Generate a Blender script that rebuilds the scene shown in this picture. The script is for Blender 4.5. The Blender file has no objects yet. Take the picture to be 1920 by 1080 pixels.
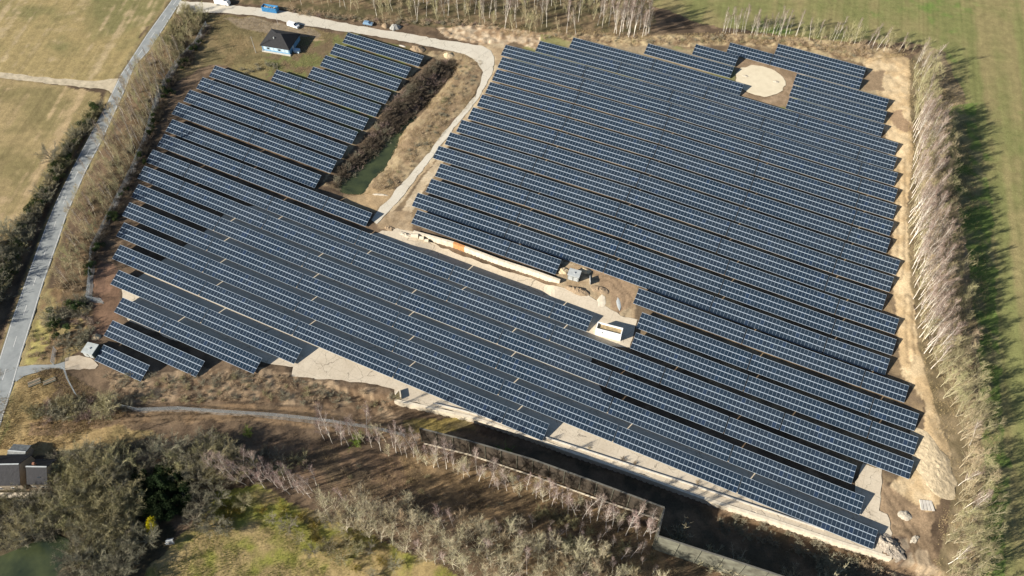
import bpy, math, random
import numpy as np
from mathutils import Vector, Matrix, geometry
R=math.radians
scene=bpy.context.scene; COL=scene.collection
# ---------------------------------------------------------------- camera, sky, sun
CAM=dict(f=1446.99,dl=0.938807,ro=-0.003173,H=204.868)
TH=-0.436383; AL=0.328971; SJ=36.8068
RBF=[(-162.5,48.8,-1.052),(-162.5,105.6,-1.997),(-162.5,162.5,0.167),(-162.5,219.4,0.034),(-162.5,276.2,-0.646),(-97.5,48.8,1.457),(-97.5,105.6,1.310),(-97.5,162.5,-1.512),(-97.5,219.4,-0.237),(-97.5,276.2,1.625),(-32.5,48.8,1.391),(-32.5,105.6,-1.907),(-32.5,162.5,-1.691),(-32.5,219.4,-0.845),(-32.5,276.2,-0.857),(32.5,48.8,3.421),(32.5,105.6,-3.733),(32.5,162.5,1.620),(32.5,219.4,1.423),(32.5,276.2,0.630),(97.5,48.8,-1.630),(97.5,105.6,-1.788),(97.5,162.5,-0.544),(97.5,219.4,0.059),(97.5,276.2,0.150)]; RS=52.812
ROWS=[
 ('A1', 228.27, -183.76, -146.74, []),
 ('A2', 219.51, -184.53, -147.99, []),
 ('A3', 211.16, -184.03, -147.68, []),
 ('A4', 202.8, -184.65, -147.78, []),
 ('A5', 194.69, -197.08, -147.63, [-184.44]),
 ('A6', 186.27, -221.63, -148.31, [-185.18]),
 ('A7', 178.15, -221.74, -148.33, [-185.32]),
 ('A8', 169.87, -221.67, -147.92, [-184.94]),
 ('A9', 161.92, -221.01, -147.65, [-184.44]),
 ('A10', 153.23, -216.92, -148.89, [-180.48]),
 ('A11', 145.49, -214.63, -122.62, [-177.62, -140.81]),
 ('A12', 137.01, -212.97, -35.37, [-195.57, -158.77, -121.96, -85.15, -48.35]),
 ('A13', 129.05, -210.23, 65.37, [-192.05, -155.25, -118.44, -81.63, -44.83, -8.02, 28.79]),
 ('A14', 120.95, -206.18, 51.0, [-169.8, -133.0, -96.19, -59.38, -22.58, 14.23]),
 ('A15', 112.64, -203.14, 54.56, [-166.29, -129.49, -92.68, -55.87, -19.06, 17.74]),
 ('A16', 104.4, -198.54, 59.3, [-161.58, -124.77, -87.96, -51.16, -14.35, 22.46]),
 ('A17', 96.1, -192.97, -32.92, [-156.62, -119.82, -83.01, -46.2]),
 ('A18', 87.42, -185.99, -112.98, [-148.91]),
 ('A19', 79.16, -177.06, -121.97, [-158.55]),
 ('A20', 70.76, -173.65, -137.21, []),
 ('A21', 62.43, -169.74, -151.41, []),
 ('C1', 256.82, -106.27, 41.01, [-69.71, -32.9, 3.91]),
 ('C2', 264.65, -94.15, -20.5, [-57.65]),
 ('C3', 273.51, -63.89, -26.96, []),
 ('C4', 281.67, -45.49, -27.14, []),
 ('C5', 289.05, -32.78, 22.11, [-14.38]),
 ('C6', 297.07, -14.17, 22.26, []),
 ('D1', 280.89, -2.71, 33.86, []),
 ('D2', 272.97, -2.51, 34.35, []),
 ('D3', 264.93, -2.1, 34.68, []),
 ('B1', 248.77, -118.53, 41.75, [-81.84, -45.03, -8.22, 28.58]),
 ('B2', 240.87, -116.35, 43.37, [-79.93, -43.13, -6.32, 30.49]),
 ('B3', 232.72, -114.94, 44.56, [-78.52, -41.71, -4.91, 31.9]),
 ('B4', 224.54, -114.07, 45.53, [-77.8, -40.99, -4.19, 32.62]),
 ('B5', 216.44, -113.76, 45.74, [-77.35, -40.54, -3.73, 33.07]),
 ('B6', 208.36, -113.82, 46.0, [-77.56, -40.76, -3.95, 32.86]),
 ('B7', 200.33, -114.69, 50.5, [-78.3, -41.5, -4.69, 32.12]),
 ('B8', 192.47, -115.65, 49.7, [-79.25, -42.44, -5.63, 31.18]),
 ('B9', 184.37, -116.38, 48.8, [-80.19, -43.39, -6.58, 30.23]),
 ('B10', 176.6, -111.47, 53.98, [-75.13, -38.32, -1.52, 35.29]),
 ('B11', 168.53, -110.98, 54.48, [-74.66, -37.86, -1.05, 35.76]),
 ('B12', 160.59, -112.33, 53.8, [-75.57, -38.76, -1.96, 34.85]),
 ('B13', 153.43, -108.61, -53.11, [-71.85]),
 ('F1', 153.37, -25.46, 60.54, [10.92, 47.73]),
 ('F2', 145.01, -21.4, 64.62, [14.94, 51.75]),
 ('F3', 137.13, -20.6, 65.5, [15.81, 52.62]),
]
F0,DL,RO,CH=CAM['f'],CAM['dl'],CAM['ro'],CAM['H']
fw=np.array([0,math.cos(DL),-math.sin(DL)]); rt=np.array([1.,0,0]); up=np.cross(rt,fw)
rt,up=math.cos(RO)*rt+math.sin(RO)*up, -math.sin(RO)*rt+math.cos(RO)*up
cam=bpy.data.objects.new('camera',bpy.data.cameras.new('camera')); COL.objects.link(cam)
cam.data.sensor_width=36; cam.data.lens=F0/1920*36; cam.data.clip_end=6000; cam.data.clip_start=1
m=Matrix((( rt[0],up[0],-fw[0],0),(rt[1],up[1],-fw[1],0),(rt[2],up[2],-fw[2],CH),(0,0,0,1)))
cam.matrix_world=m; scene.camera=cam
SUN_EL,SUN_AZ=26.0,22.0       # shadows fall towards +20 degrees from +x
world=bpy.data.worlds.new('World'); scene.world=world; world.use_nodes=True
nt=world.node_tree; sky=nt.nodes.new('ShaderNodeTexSky'); sky.sky_type='NISHITA'; sky.sun_disc=False
sky.sun_elevation=R(SUN_EL); sky.sun_rotation=R(90-(180+SUN_AZ)); sky.altitude=300; sky.air_density=1.0; sky.dust_density=0.7; sky.ozone_density=1.5
bg=nt.nodes['Background']; nt.links.new(sky.outputs[0],bg.inputs[0]); bg.inputs[1].default_value=0.05
sl=bpy.data.lights.new('sun','SUN'); sl.energy=5.0; sl.angle=R(0.5); sl.color=(1,0.925,0.80)
so=bpy.data.objects.new('sun',sl); COL.objects.link(so)
d=Vector((math.cos(R(SUN_AZ))*math.cos(R(SUN_EL)),math.sin(R(SUN_AZ))*math.cos(R(SUN_EL)),-math.sin(R(SUN_EL))))
so.rotation_euler=d.to_track_quat('-Z','Y').to_euler(); so.location=(-150,-60,120)
scene.view_settings.view_transform='Standard'; scene.view_settings.look='None'
scene.view_settings.exposure=1.07; scene.view_settings.gamma=1
# ---------------------------------------------------------------- helpers
rng=np.random.RandomState(7); random.seed(7)
def terrain(x,y):
    z=0
    for a,b,c in RBF: z=z+c*np.exp(-((x-a)**2+(y-b)**2)/(2*RS*RS))
    return z
def ray(px,py):
    return fw+rt*(px-960)/F0-up*(py-540)/F0
def ground_at(px,py,h=0.,zf=None):
    zf=zf or terrain; d=ray(px,py); z=h
    for _ in range(12):
        t=(z-CH)/d[2]; z=float(zf(d[0]*t,d[1]*t))+h
    return d[0]*t,d[1]*t
def gpoly(P): return np.array([ground_at(*q) for q in P])
def inpoly(X,Y,P):
    r=np.zeros(np.shape(X),bool); n=len(P)
    for i in range(n):
        x1,y1=P[i]; x2,y2=P[(i+1)%n]
        if y1==y2: continue
        c=((y1>Y)!=(y2>Y)) & (X<(x2-x1)*(Y-y1)/(y2-y1)+x1); r^=c
    return r
def sst(t): t=np.clip(t,0,1); return t*t*(3-2*t)
def sdist(X,Y,P):
    """distance to a polyline, with the sign of the nearest segment's left side, and the run along it"""
    best=np.full(np.shape(X),1e9); sg=np.ones(np.shape(X)); run=np.zeros(np.shape(X)); acc=0
    for (x1,y1),(x2,y2) in zip(P,P[1:]):
        L=math.hypot(x2-x1,y2-y1); ex,ey=(x2-x1)/L,(y2-y1)/L
        t=np.clip((X-x1)*ex+(Y-y1)*ey,0,L); dx=X-x1-t*ex; dy=Y-y1-t*ey; dd=np.hypot(dx,dy)
        m=dd<best; best=np.where(m,dd,best); sg=np.where(m,np.sign((Y-y1)*ex-(X-x1)*ey),sg); run=np.where(m,acc+t,run); acc+=L
    return best,sg,run,acc
_lat=np.random.RandomState(3).rand(16,256,256)
def vn(x,y,s,k=0):
    x=np.asarray(x)/s+37.7; y=np.asarray(y)/s+91.3; xi=np.floor(x).astype(int); yi=np.floor(y).astype(int)
    fx=x-xi; fy=y-yi; fx=fx*fx*(3-2*fx); fy=fy*fy*(3-2*fy); L=_lat[k%16]
    a=L[xi&255,yi&255]; b=L[(xi+1)&255,yi&255]; c=L[xi&255,(yi+1)&255]; d_=L[(xi+1)&255,(yi+1)&255]
    return (a*(1-fx)+b*fx)*(1-fy)+(c*(1-fx)+d_*fx)*fy
def fbm(x,y,s,k=0,o=4):
    r=0;w=0;a=1
    for i in range(o): r=r+a*vn(x,y,s/2**i,k+i); w+=a; a*=.55
    return r/w
def setp(o,label=None,cat=None,group=None,kind=None):
    if label: o['label']=label
    if cat: o['category']=cat
    if group: o['group']=group
    if kind: o['kind']=kind
    return o
def empty(name,loc,rz=0,**k):
    o=bpy.data.objects.new(name,None); COL.objects.link(o); o.location=loc; o.rotation_euler=(0,0,rz); o.empty_display_size=.5
    return setp(o,**k)
class MB:
    def __init__(s): s.v=[]; s.f=[]; s.uv=[]
    def add(s,vs,fs):
        n=len(s.v); s.v+= [tuple(q) for q in vs]; s.f+= [tuple(n+i for i in f) for f in fs]
    def box(s,c,sz,rz=0,taper=1):
        cx,cy,cz=c; a,b,h=sz[0]/2,sz[1]/2,sz[2]; C,S=math.cos(rz),math.sin(rz); vs=[]
        for z,t in ((0,1),(h,taper)):
            for X,Y in ((-a,-b),(a,-b),(a,b),(-a,b)): vs.append((cx+(X*C-Y*S)*t,cy+(X*S+Y*C)*t,cz+z))
        s.add(vs,[(0,3,2,1),(4,5,6,7),(0,1,5,4),(1,2,6,5),(2,3,7,6),(3,0,4,7)])
    def bar(s,p,q,w,h=None):
        h=h or w; p=Vector(p); q=Vector(q); d=(q-p); 
        if d.length<1e-5: return
        d.normalize(); u=d.cross(Vector((0,0,1))); 
        if u.length<.05: u=Vector((1,0,0))
        u.normalize(); w_=u.cross(d)
        vs=[]
        for c in (p,q):
            for a,b in ((-1,-1),(1,-1),(1,1),(-1,1)): vs.append(c+u*a*w/2+w_*b*h/2)
        s.add(vs,[(0,3,2,1),(4,5,6,7),(0,1,5,4),(1,2,6,5),(2,3,7,6),(3,0,4,7)])
    def tube(s,pts,rad,n=6,cap=True):
        rings=[]; pts=[Vector(p) for p in pts]
        for i,p in enumerate(pts):
            d=(pts[min(i+1,len(pts)-1)]-pts[max(i-1,0)]).normalized()
            u=d.cross(Vector((0,0,1))); u=u if u.length>.1 else d.cross(Vector((1,0,0))); u.normalize(); w=u.cross(d)
            b=len(s.v); s.v+=[tuple(p+(u*math.cos(2*math.pi*k/n)+w*math.sin(2*math.pi*k/n))*rad[i]) for k in range(n)]; rings.append(b)
        for a,b in zip(rings,rings[1:]):
            for k in range(n): s.f.append((a+k,a+(k+1)%n,b+(k+1)%n,b+k))
        if cap: s.f.append(tuple(rings[-1]+k for k in range(n))); s.f.append(tuple(rings[0]+n-1-k for k in range(n)))
    def obj(s,name,mat,parent=None,smooth=False,bevel=0,**k):
        me=bpy.data.meshes.new(name); me.from_pydata(s.v,[],s.f); me.materials.append(mat)
        if smooth: me.polygons.foreach_set('use_smooth',[True]*len(me.polygons))
        o=bpy.data.objects.new(name,me); COL.objects.link(o); o.parent=parent
        if bevel:
            b=o.modifiers.new('bevel','BEVEL'); b.width=bevel; b.segments=2; b.limit_method='ANGLE'
        return setp(o,**k)
# ---------------------------------------------------------------- materials
def newmat(name):
    m=bpy.data.materials.new(name); m.use_nodes=True; return m,m.node_tree.nodes,m.node_tree.links,m.node_tree.nodes['Principled BSDF']
def mat(name,c,rough=.8,var=.25,scale=1.,spec=.3,bump=0.,metal=0,c2=None,obj_var=0,scale2=None):
    m,N,L,B=newmat(name); B.inputs['Roughness'].default_value=rough; B.inputs['Specular IOR Level'].default_value=spec; B.inputs['Metallic'].default_value=metal
    tc=N.new('ShaderNodeTexCoord'); nz=N.new('ShaderNodeTexNoise'); nz.inputs['Scale'].default_value=scale; nz.inputs['Detail'].default_value=6; nz.inputs['Roughness'].default_value=.65
    L.new(tc.outputs['Object'],nz.inputs['Vector'])
    rp=N.new('ShaderNodeValToRGB'); L.new(nz.outputs['Fac'],rp.inputs[0])
    c2=c2 or tuple(q*(1-var) for q in c); c1=tuple(min(1,q*(1+var*.6)) for q in c)
    rp.color_ramp.elements[0].position=.32; rp.color_ramp.elements[0].color=(*c2,1); rp.color_ramp.elements[1].position=.68; rp.color_ramp.elements[1].color=(*c1,1)
    out=rp.outputs[0]
    if obj_var:
        oi=N.new('ShaderNodeObjectInfo'); hs=N.new('ShaderNodeHueSaturation'); mr=N.new('ShaderNodeMapRange')
        mr.inputs[3].default_value=1-obj_var; mr.inputs[4].default_value=1+obj_var; L.new(oi.outputs['Random'],mr.inputs[0]); L.new(mr.outputs[0],hs.inputs['Value'])
        mr2=N.new('ShaderNodeMapRange'); mr2.inputs[3].default_value=.485; mr2.inputs[4].default_value=.515
        mm=N.new('ShaderNodeMath'); mm.operation='FRACT'; m3=N.new('ShaderNodeMath'); m3.operation='MULTIPLY'; m3.inputs[1].default_value=7.31
        L.new(oi.outputs['Random'],m3.inputs[0]); L.new(m3.outputs[0],mm.inputs[0]); L.new(mm.outputs[0],mr2.inputs[0]); L.new(mr2.outputs[0],hs.inputs['Hue'])
        L.new(out,hs.inputs['Color']); out=hs.outputs[0]
    L.new(out,B.inputs['Base Color'])
    if bump:
        bp=N.new('ShaderNodeBump'); bp.inputs['Strength'].default_value=bump; bp.inputs['Distance'].default_value=.3; L.new(nz.outputs['Fac'],bp.inputs['Height']); L.new(bp.outputs[0],B.inputs['Normal'])
    return m
def ground_mat():
    m,N,L,B=newmat('ground_cover'); B.inputs['Roughness'].default_value=.95; B.inputs['Specular IOR Level'].default_value=.1
    at=N.new('ShaderNodeVertexColor'); at.layer_name='cover'; tc=N.new('ShaderNodeTexCoord')
    hs=None; col=at.outputs[0]; h=[]
    for sc,lo,hi,rg in ((.35,.80,1.18,.6),(2.2,.66,1.30,.75)):
        nz=N.new('ShaderNodeTexNoise'); nz.inputs['Scale'].default_value=sc; nz.inputs['Detail'].default_value=8; nz.inputs['Roughness'].default_value=rg; L.new(tc.outputs['Object'],nz.inputs['Vector'])
        mr=N.new('ShaderNodeMapRange'); mr.inputs[1].default_value=.3; mr.inputs[2].default_value=.7; mr.inputs[3].default_value=lo; mr.inputs[4].default_value=hi; L.new(nz.outputs['Fac'],mr.inputs[0])
        mx=N.new('ShaderNodeVectorMath'); mx.operation='SCALE'; L.new(col,mx.inputs[0]); L.new(mr.outputs[0],mx.inputs['Scale']); col=mx.outputs[0]; h.append(nz.outputs['Fac'])
    L.new(col,B.inputs['Base Color'])
    bp=N.new('ShaderNodeBump'); bp.inputs['Strength'].default_value=.6; bp.inputs['Distance'].default_value=.22; L.new(h[1],bp.inputs['Height']); L.new(bp.outputs[0],B.inputs['Normal'])
    return m
def math_(N,L,op,a,b=None,c=None):
    n=N.new('ShaderNodeMath'); n.operation=op
    for i,q in enumerate((a,b,c)):
        if q is None: continue
        if isinstance(q,(int,float)): n.inputs[i].default_value=q
        else: L.new(q,n.inputs[i])
    return n.outputs[0]
def panel_mat():
    """modules in uv: u counts modules, v runs 0..1 over one module; frame, middle gap and dark cells"""
    m,N,L,B=newmat('solar_glass'); uv=N.new('ShaderNodeUVMap'); uv.uv_map='UVMap'; sp=N.new('ShaderNodeSeparateXYZ'); L.new(uv.outputs[0],sp.inputs[0])
    u,v=sp.outputs[0],sp.outputs[1]; M=lambda *a: math_(N,L,*a)
    fu=M('FRACT',u); du=M('MINIMUM',fu,M('SUBTRACT',1,fu)); dv=M('MINIMUM',v,M('SUBTRACT',1,v))
    fu_=M('LESS_THAN',du,FRU); fv_=M('LESS_THAN',dv,FRV); fr=M('MAXIMUM',fu_,fv_)
    mid=M('LESS_THAN',M('ABSOLUTE',M('SUBTRACT',v,.5)),.009)
    c6=M('FRACT',M('MULTIPLY',u,6)); cl=M('LESS_THAN',c6,.05)
    c9=M('FRACT',M('MULTIPLY',v,18)); cl=M('MAXIMUM',cl,M('LESS_THAN',c9,.07))
    fl=N.new('ShaderNodeCombineXYZ'); L.new(M('FLOOR',u),fl.inputs[0]); L.new(sp.outputs[2],fl.inputs[2])
    oi=N.new('ShaderNodeObjectInfo'); L.new(M('MULTIPLY',oi.outputs['Random'],91.),fl.inputs[1])
    wn=N.new('ShaderNodeTexWhiteNoise'); wn.noise_dimensions='3D'; L.new(fl.outputs[0],wn.inputs[0])
    rp=N.new('ShaderNodeValToRGB'); L.new(wn.outputs['Value'],rp.inputs[0]); e=rp.color_ramp.elements
    e[0].position=0; e[0].color=(.008,.0165,.029,1); e[1].position=1; e[1].color=(.013,.025,.042,1)
    q=e.new(.93); q.color=(.010,.0205,.036,1); q=e.new(.965); q.color=(.010,.023,.052,1)
    def mix(f,a,b):
        n=N.new('ShaderNodeMix'); n.data_type='RGBA'; L.new(f,n.inputs[0]) if not isinstance(f,float) else None
        for s,x in ((6,a),(7,b)):
            if isinstance(x,tuple): n.inputs[s].default_value=(*x,1)
            else: L.new(x,n.inputs[s])
        return n.outputs[2]
    col=mix(M('MULTIPLY',cl,.35),rp.outputs[0],(.05,.065,.08)); col=mix(mid,col,(.05,.068,.09))
    nz=N.new('ShaderNodeTexNoise'); nz.inputs['Scale'].default_value=.045; nz.inputs['Detail'].default_value=3; g=N.new('ShaderNodeNewGeometry'); L.new(g.outputs['Position'],nz.inputs['Vector'])
    dust_glare=M('MULTIPLY',M('SUBTRACT',nz.outputs['Fac'],.32),.07); col=mix(M('MAXIMUM',dust_glare,0.),col,(.25,.24,.22))  # pale noise stands for dust and for glare varying across tables
    col=mix(fu_,col,(.175,.215,.265)); col=mix(fv_,col,(.33,.39,.46)); L.new(col,B.inputs['Base Color'])
    L.new(M('ADD',M('MULTIPLY',fr,.22),.13),B.inputs['Roughness']); B.inputs['Specular IOR Level'].default_value=.5
    L.new(M('MULTIPLY',fr,.0),B.inputs['Metallic'])
    return m
FRU,FRV=.030,.048
M_PANEL=panel_mat(); M_STEEL=mat('galvanised_steel',(.42,.43,.44),.5,.15,3,metal=.3); M_FRAME=mat('aluminium',(.6,.63,.66),.4,.1,3)
M_GROUND=ground_mat()
def concrete_mat(name,c,c2,joint=6.,rz=TH,stain=.5,jf=.22):
    m,N,L,B=newmat(name); B.inputs['Roughness'].default_value=.85; B.inputs['Specular IOR Level'].default_value=.2; M=lambda *a: math_(N,L,*a)
    tc=N.new('ShaderNodeTexCoord'); mp=N.new('ShaderNodeMapping'); mp.inputs['Rotation'].default_value=(0,0,-rz); L.new(tc.outputs['Object'],mp.inputs[0])
    def noise(sc,d=6,r=.6):
        n=N.new('ShaderNodeTexNoise'); n.inputs['Scale'].default_value=sc; n.inputs['Detail'].default_value=d; n.inputs['Roughness'].default_value=r; L.new(tc.outputs['Object'],n.inputs['Vector']); return n.outputs['Fac']
    def ramp(f,a,b):
        mr=N.new('ShaderNodeMapRange'); mr.inputs[1].default_value=a; mr.inputs[2].default_value=b; L.new(f,mr.inputs[0]); return mr.outputs[0]
    def mix(f,a,b):
        n=N.new('ShaderNodeMix'); n.data_type='RGBA'; L.new(f,n.inputs[0])
        for s,x in ((6,a),(7,b)):
            if isinstance(x,tuple): n.inputs[s].default_value=(*x,1)
            else: L.new(x,n.inputs[s])
        return n.outputs[2]
    col=mix(M('MULTIPLY',ramp(noise(.12,7,.7),.42,.66),stain),c,c2)
    col=mix(M('MULTIPLY',ramp(noise(1.6,8,.75),.45,.75),.45),col,tuple(q*.62 for q in c2))
    sp=N.new('ShaderNodeSeparateXYZ'); L.new(mp.outputs[0],sp.inputs[0])
    if joint:
        jx=M('LESS_THAN',M('FRACT',M('DIVIDE',sp.outputs[0],joint)),.02); jy=M('LESS_THAN',M('FRACT',M('DIVIDE',sp.outputs[1],joint*.8)),.025)
        vo=N.new('ShaderNodeTexVoronoi'); vo.feature='DISTANCE_TO_EDGE'; vo.inputs['Scale'].default_value=.16
        nn=N.new('ShaderNodeTexNoise'); nn.inputs['Scale'].default_value=.6; nn.inputs['Detail'].default_value=4; L.new(tc.outputs['Object'],nn.inputs['Vector'])
        av=N.new('ShaderNodeVectorMath'); av.operation='MULTIPLY_ADD'; av.inputs[1].default_value=(2.4,2.4,0); L.new(nn.outputs['Color'],av.inputs[0]); L.new(tc.outputs['Object'],av.inputs[2]); L.new(av.outputs[0],vo.inputs['Vector'])
        cr=M('MULTIPLY',M('LESS_THAN',vo.outputs['Distance'],.008),M('GREATER_THAN',noise(.05,2),.5))
        col=mix(M('MAXIMUM',M('MULTIPLY',M('MAXIMUM',jx,jy),jf),M('MULTIPLY',cr,.6)),col,(.09,.075,.06))
    L.new(col,B.inputs['Base Color'])
    bp=N.new('ShaderNodeBump'); bp.inputs['Strength'].default_value=.25; bp.inputs['Distance'].default_value=.1; L.new(noise(3,6,.7),bp.inputs['Height']); L.new(bp.outputs[0],B.inputs['Normal'])
    return m
# ---------------------------------------------------------------- ground shape
CW=[(775,434),(850,455),(935,487),(1000,508),(1050,526)]      # top of the middle retaining wall, as traced
CWg=[ground_at(*q,h=1.3) for q in CW]
PW=[(740,750),(788,760),(885,782),(1000,820),(1060,843),(1170,880),(1335,939),(1440,972),(1580,1018),(1640,1036),(1672,1046)]
PWg=[ground_at(*q) for q in PW]
PWd=np.array(PWg[-1])-np.array(PWg[0]); PWd=PWd/np.hypot(*PWd)
POND=[ground_at(*q) for q in ((662,338),(700,300),(735,250),(775,205),(820,155),(850,118))]
BERM=[ground_at(*q) for q in ((1640,110),(1705,120),(1700,200),(1704,300),(1700,400),(1700,500),(1705,600),(1725,700),(1745,800),(1762,860),(1745,920))]
DITCH=[ground_at(*q) for q in ((192,190),(150,268),(110,345),(75,420),(45,490),(10,580),(-30,700))]
ROADC=[ground_at(*q) for q in ((352,-40),(330,0),(291,60),(262,98),(239,130),(219,175),(176,266),(148,318),(123,370),(98,430),(63,536),(40,610),(20,680),(-2,745),(-30,840),(-75,1000))]
ROCKY=[]
def ground_z(X,Y,micro=False):
    X=np.asarray(X,float); Y=np.asarray(Y,float); z=terrain(X,Y)
    d,s,run,L=sdist(X,Y,CWg); sd=d*s
    z=z-1.2*sst((.35-sd)/.5)*(1-sst((-sd-8.5)/7))*sst((run+0.01)/1.)*(run<L-.01)*sst((run-1)/9)*sst((L-run)/5)
    d,s,run,L=sdist(X,Y,PWg); sd=d*s; al=(X-PWg[0][0])*PWd[0]+(Y-PWg[0][1])*PWd[1]; w=.5+8.5*sst((1.5-al)/9)
    z=z-2.6*sst((.15-sd)/w)*sst((al+38)/36)
    d,s,run,L=sdist(X,Y,POND); z=z-3.0*np.exp(-(d/(3.6+1.2*vn(X,Y,6)+2.4*sst((34-run)/16)))**2)*sst((L+3-run)/6)
    d,s,run,L=sdist(X,Y,BERM); z=z+.8*np.exp(-(d/4.5)**2)
    d,s,run,L=sdist(X,Y,DITCH); z=z-1.1*np.exp(-(d/1.6)**2)
    return z
def gp(px,py,h=0.): return ground_at(px,py,h,ground_z)
def gp3(px,py,h=0.):
    x,y=gp(px,py,h); return Vector((x,y,float(ground_z(x,y))+h))
# sheets laid on the ground: road, tracks, slabs (outlines traced on the photo, dropped on the ground)
ROAD_L=[(322,0),(275,65),(225,142),(207,180),(160,268),(135,315),(105,375),(87,420),(70,465),(45,535),(20,605),(0,668),(-40,770),(-110,1000)]
ROAD_R=[(341,0),(312,46),(280,95),(252,125),(232,175),(192,263),(162,320),(142,365),(125,405),(112,445),(82,530),(61,600),(42,660),(25,722),(0,800),(-40,980)]
TRK=[(222,146),(185,152),(100,147),(0,135),(-150,112),(-150,124),(0,146),(100,158),(150,163),(197,168),(209,176)]
PATH=[(338,2),(420,8),(480,15),(540,21),(605,35),(680,50),(755,62),(830,75),(905,86),(920,95),(927,112),(922,140),(902,175),(880,207),(840,255),(815,290),(792,320),(762,357),(745,380),(722,402),(708,420),(698,412),(708,395),(730,372),(740,358),(775,320),(805,285),(815,270),(855,220),(890,180),(902,155),(905,135),(895,117),(870,100),(830,92),(755,77),(667,62),(630,57),(555,45),(480,29),(400,24),(330,26)]
YARD=[(435,392),(505,383),(560,408),(690,440),(745,428),(775,436),(850,470),(935,500),(1000,520),(1046,536),(1090,548),(1165,592),(1195,600),(1180,652),(1120,650),(1105,690),(1150,770),(1230,800),(1340,832),(1450,880),(1560,930),(1665,962),(1672,1000),(1652,1036),(1580,1016),(1440,970),(1335,937),(1170,878),(1060,841),(1000,818),(885,780),(788,758),(742,748),(740,730),(692,719),(547,705),(551,687),(505,683),(400,655),(330,640),(240,600),(228,540),(290,500),(370,445)]
ENTRY=[(121,672),(148,667),(170,672),(186,684),(180,690),(160,692),(124,693)]
DRIVE=[(32,688),(60,685),(100,684),(122,678),(124,692),(100,690),(70,698),(45,706),(28,715)]
PAD=[(1380,143),(1382,135),(1390,128),(1410,123),(1430,124.5),(1454,133),(1464,142),(1471,152),(1472,160),(1468,170),(1455,178),(1432,182),(1415,179),(1402,174),(1388,164),(1381,153)]
SLABR=[(1605,905),(1617,870),(1655,880),(1652,905),(1648,975),(1630,990),(1600,975)]
GRAV1=[(386,44),(366,82),(328,122),(293,180),(281,225),(268,270),(246,320),(221,370),(196,420),(171,470),(166,535),(163,564),(178,569),(196,569),(196,566),(172,560),(175,535),(180,470),(205,420),(229,370),(254,320),(276,270),(289,225),(301,180),(336,122),(374,84),(393,48)]
GRAV2=[(225,762),(262,768),(337,765),(400,770),(480,776),(562,783),(640,793),(640,797),(562,789),(480,782),(400,776),(337,771),(262,774),(225,768)]
SHEETS={}
def drape(name,P,M,step=2.5,off=.05,zf=None,kind='structure',label=None,cat=None,smoothn=0):
    Pg=gpoly(P) if not isinstance(P[0],Vector) else P
    pts=[];  n=len(Pg)
    for i in range(n):
        a,b=np.array(Pg[i]),np.array(Pg[(i+1)%n]); k=max(1,int(np.hypot(*(b-a))/step))
        for j in range(k): pts.append(tuple(a+(b-a)*j/k))
    if name!='road' and 'water' not in name: pts=[(x+(float(vn(x,y,2.1,4))-.5)*.9,y+(float(vn(x,y,2.1,8))-.5)*.9) for x,y in pts]
    poly=list(pts); nb=len(pts)
    xs=np.arange(min(p[0] for p in pts),max(p[0] for p in pts),step); ys=np.arange(min(p[1] for p in pts),max(p[1] for p in pts),step)
    X,Y=np.meshgrid(xs,ys); X=X.ravel();Y=Y.ravel(); m=inpoly(X,Y,poly)
    pts+=list(zip(X[m],Y[m]))
    vs,es,fs,_,_,_=geometry.delaunay_2d_cdt([Vector(p) for p in pts],[(i,(i+1)%nb) for i in range(nb)],[],1,1e-4)
    V=np.array([(q[0],q[1]) for q in vs]); Z=(zf or ground_z)(V[:,0],V[:,1])+off
    me=bpy.data.meshes.new(name); me.from_pydata([(a,b,c) for (a,b),c in zip(V,Z)],[],[tuple(f) for f in fs]); me.materials.append(M)
    o=bpy.data.objects.new(name,me); COL.objects.link(o)
    SHEETS[name]=np.array(poly); return setp(o,kind=kind,label=label,cat=cat)
M_ASPH=mat('asphalt',(.235,.25,.25),.9,.2,.35,c2=(.19,.205,.21),bump=.1)
M_TRACK=mat('farm_track',(.42,.36,.26),.95,.3,.5,bump=.4)
M_CONC=concrete_mat('path_concrete',(.52,.485,.41),(.43,.385,.31),5.,jf=.10)
M_YARD=concrete_mat('yard_concrete',(.55,.48,.375),(.40,.33,.24),6.)
M_SAND=mat('pale_sand',(.60,.53,.39),.95,.1,.4,c2=(.55,.475,.34),bump=.1)
M_GREY=mat('grey_gravel',(.19,.175,.16),.95,.35,2.,bump=.5)  # grey lowered so the path reads as lying in tree shade
drape('road',ROAD_L+ROAD_R[::-1],M_ASPH,2.0,.06)
drape('farm_track',TRK,M_TRACK,1.5,.04)
drape('concrete_path',PATH,M_CONC,1.5,.06)
drape('concrete_yard',YARD,M_YARD,1.2,.05)
drape('entry_slab',ENTRY,concrete_mat('dirty_concrete',(.42,.36,.28),(.27,.21,.15),5.,jf=.1,stain=.8),1.5,.05); drape('site_drive',DRIVE,M_ASPH,1.5,.05)
drape('slab_strip',SLABR,M_YARD,1.5,.05)
drape('gravel_path',GRAV1,M_GREY,1.5,.04); drape('fence_path',GRAV2,mat('pale_gravel',(.215,.175,.135),.95,.5,.8,bump=.9),1.5,.04)
drape('turning_pad',PAD,M_SAND,1.0,.12)
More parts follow.
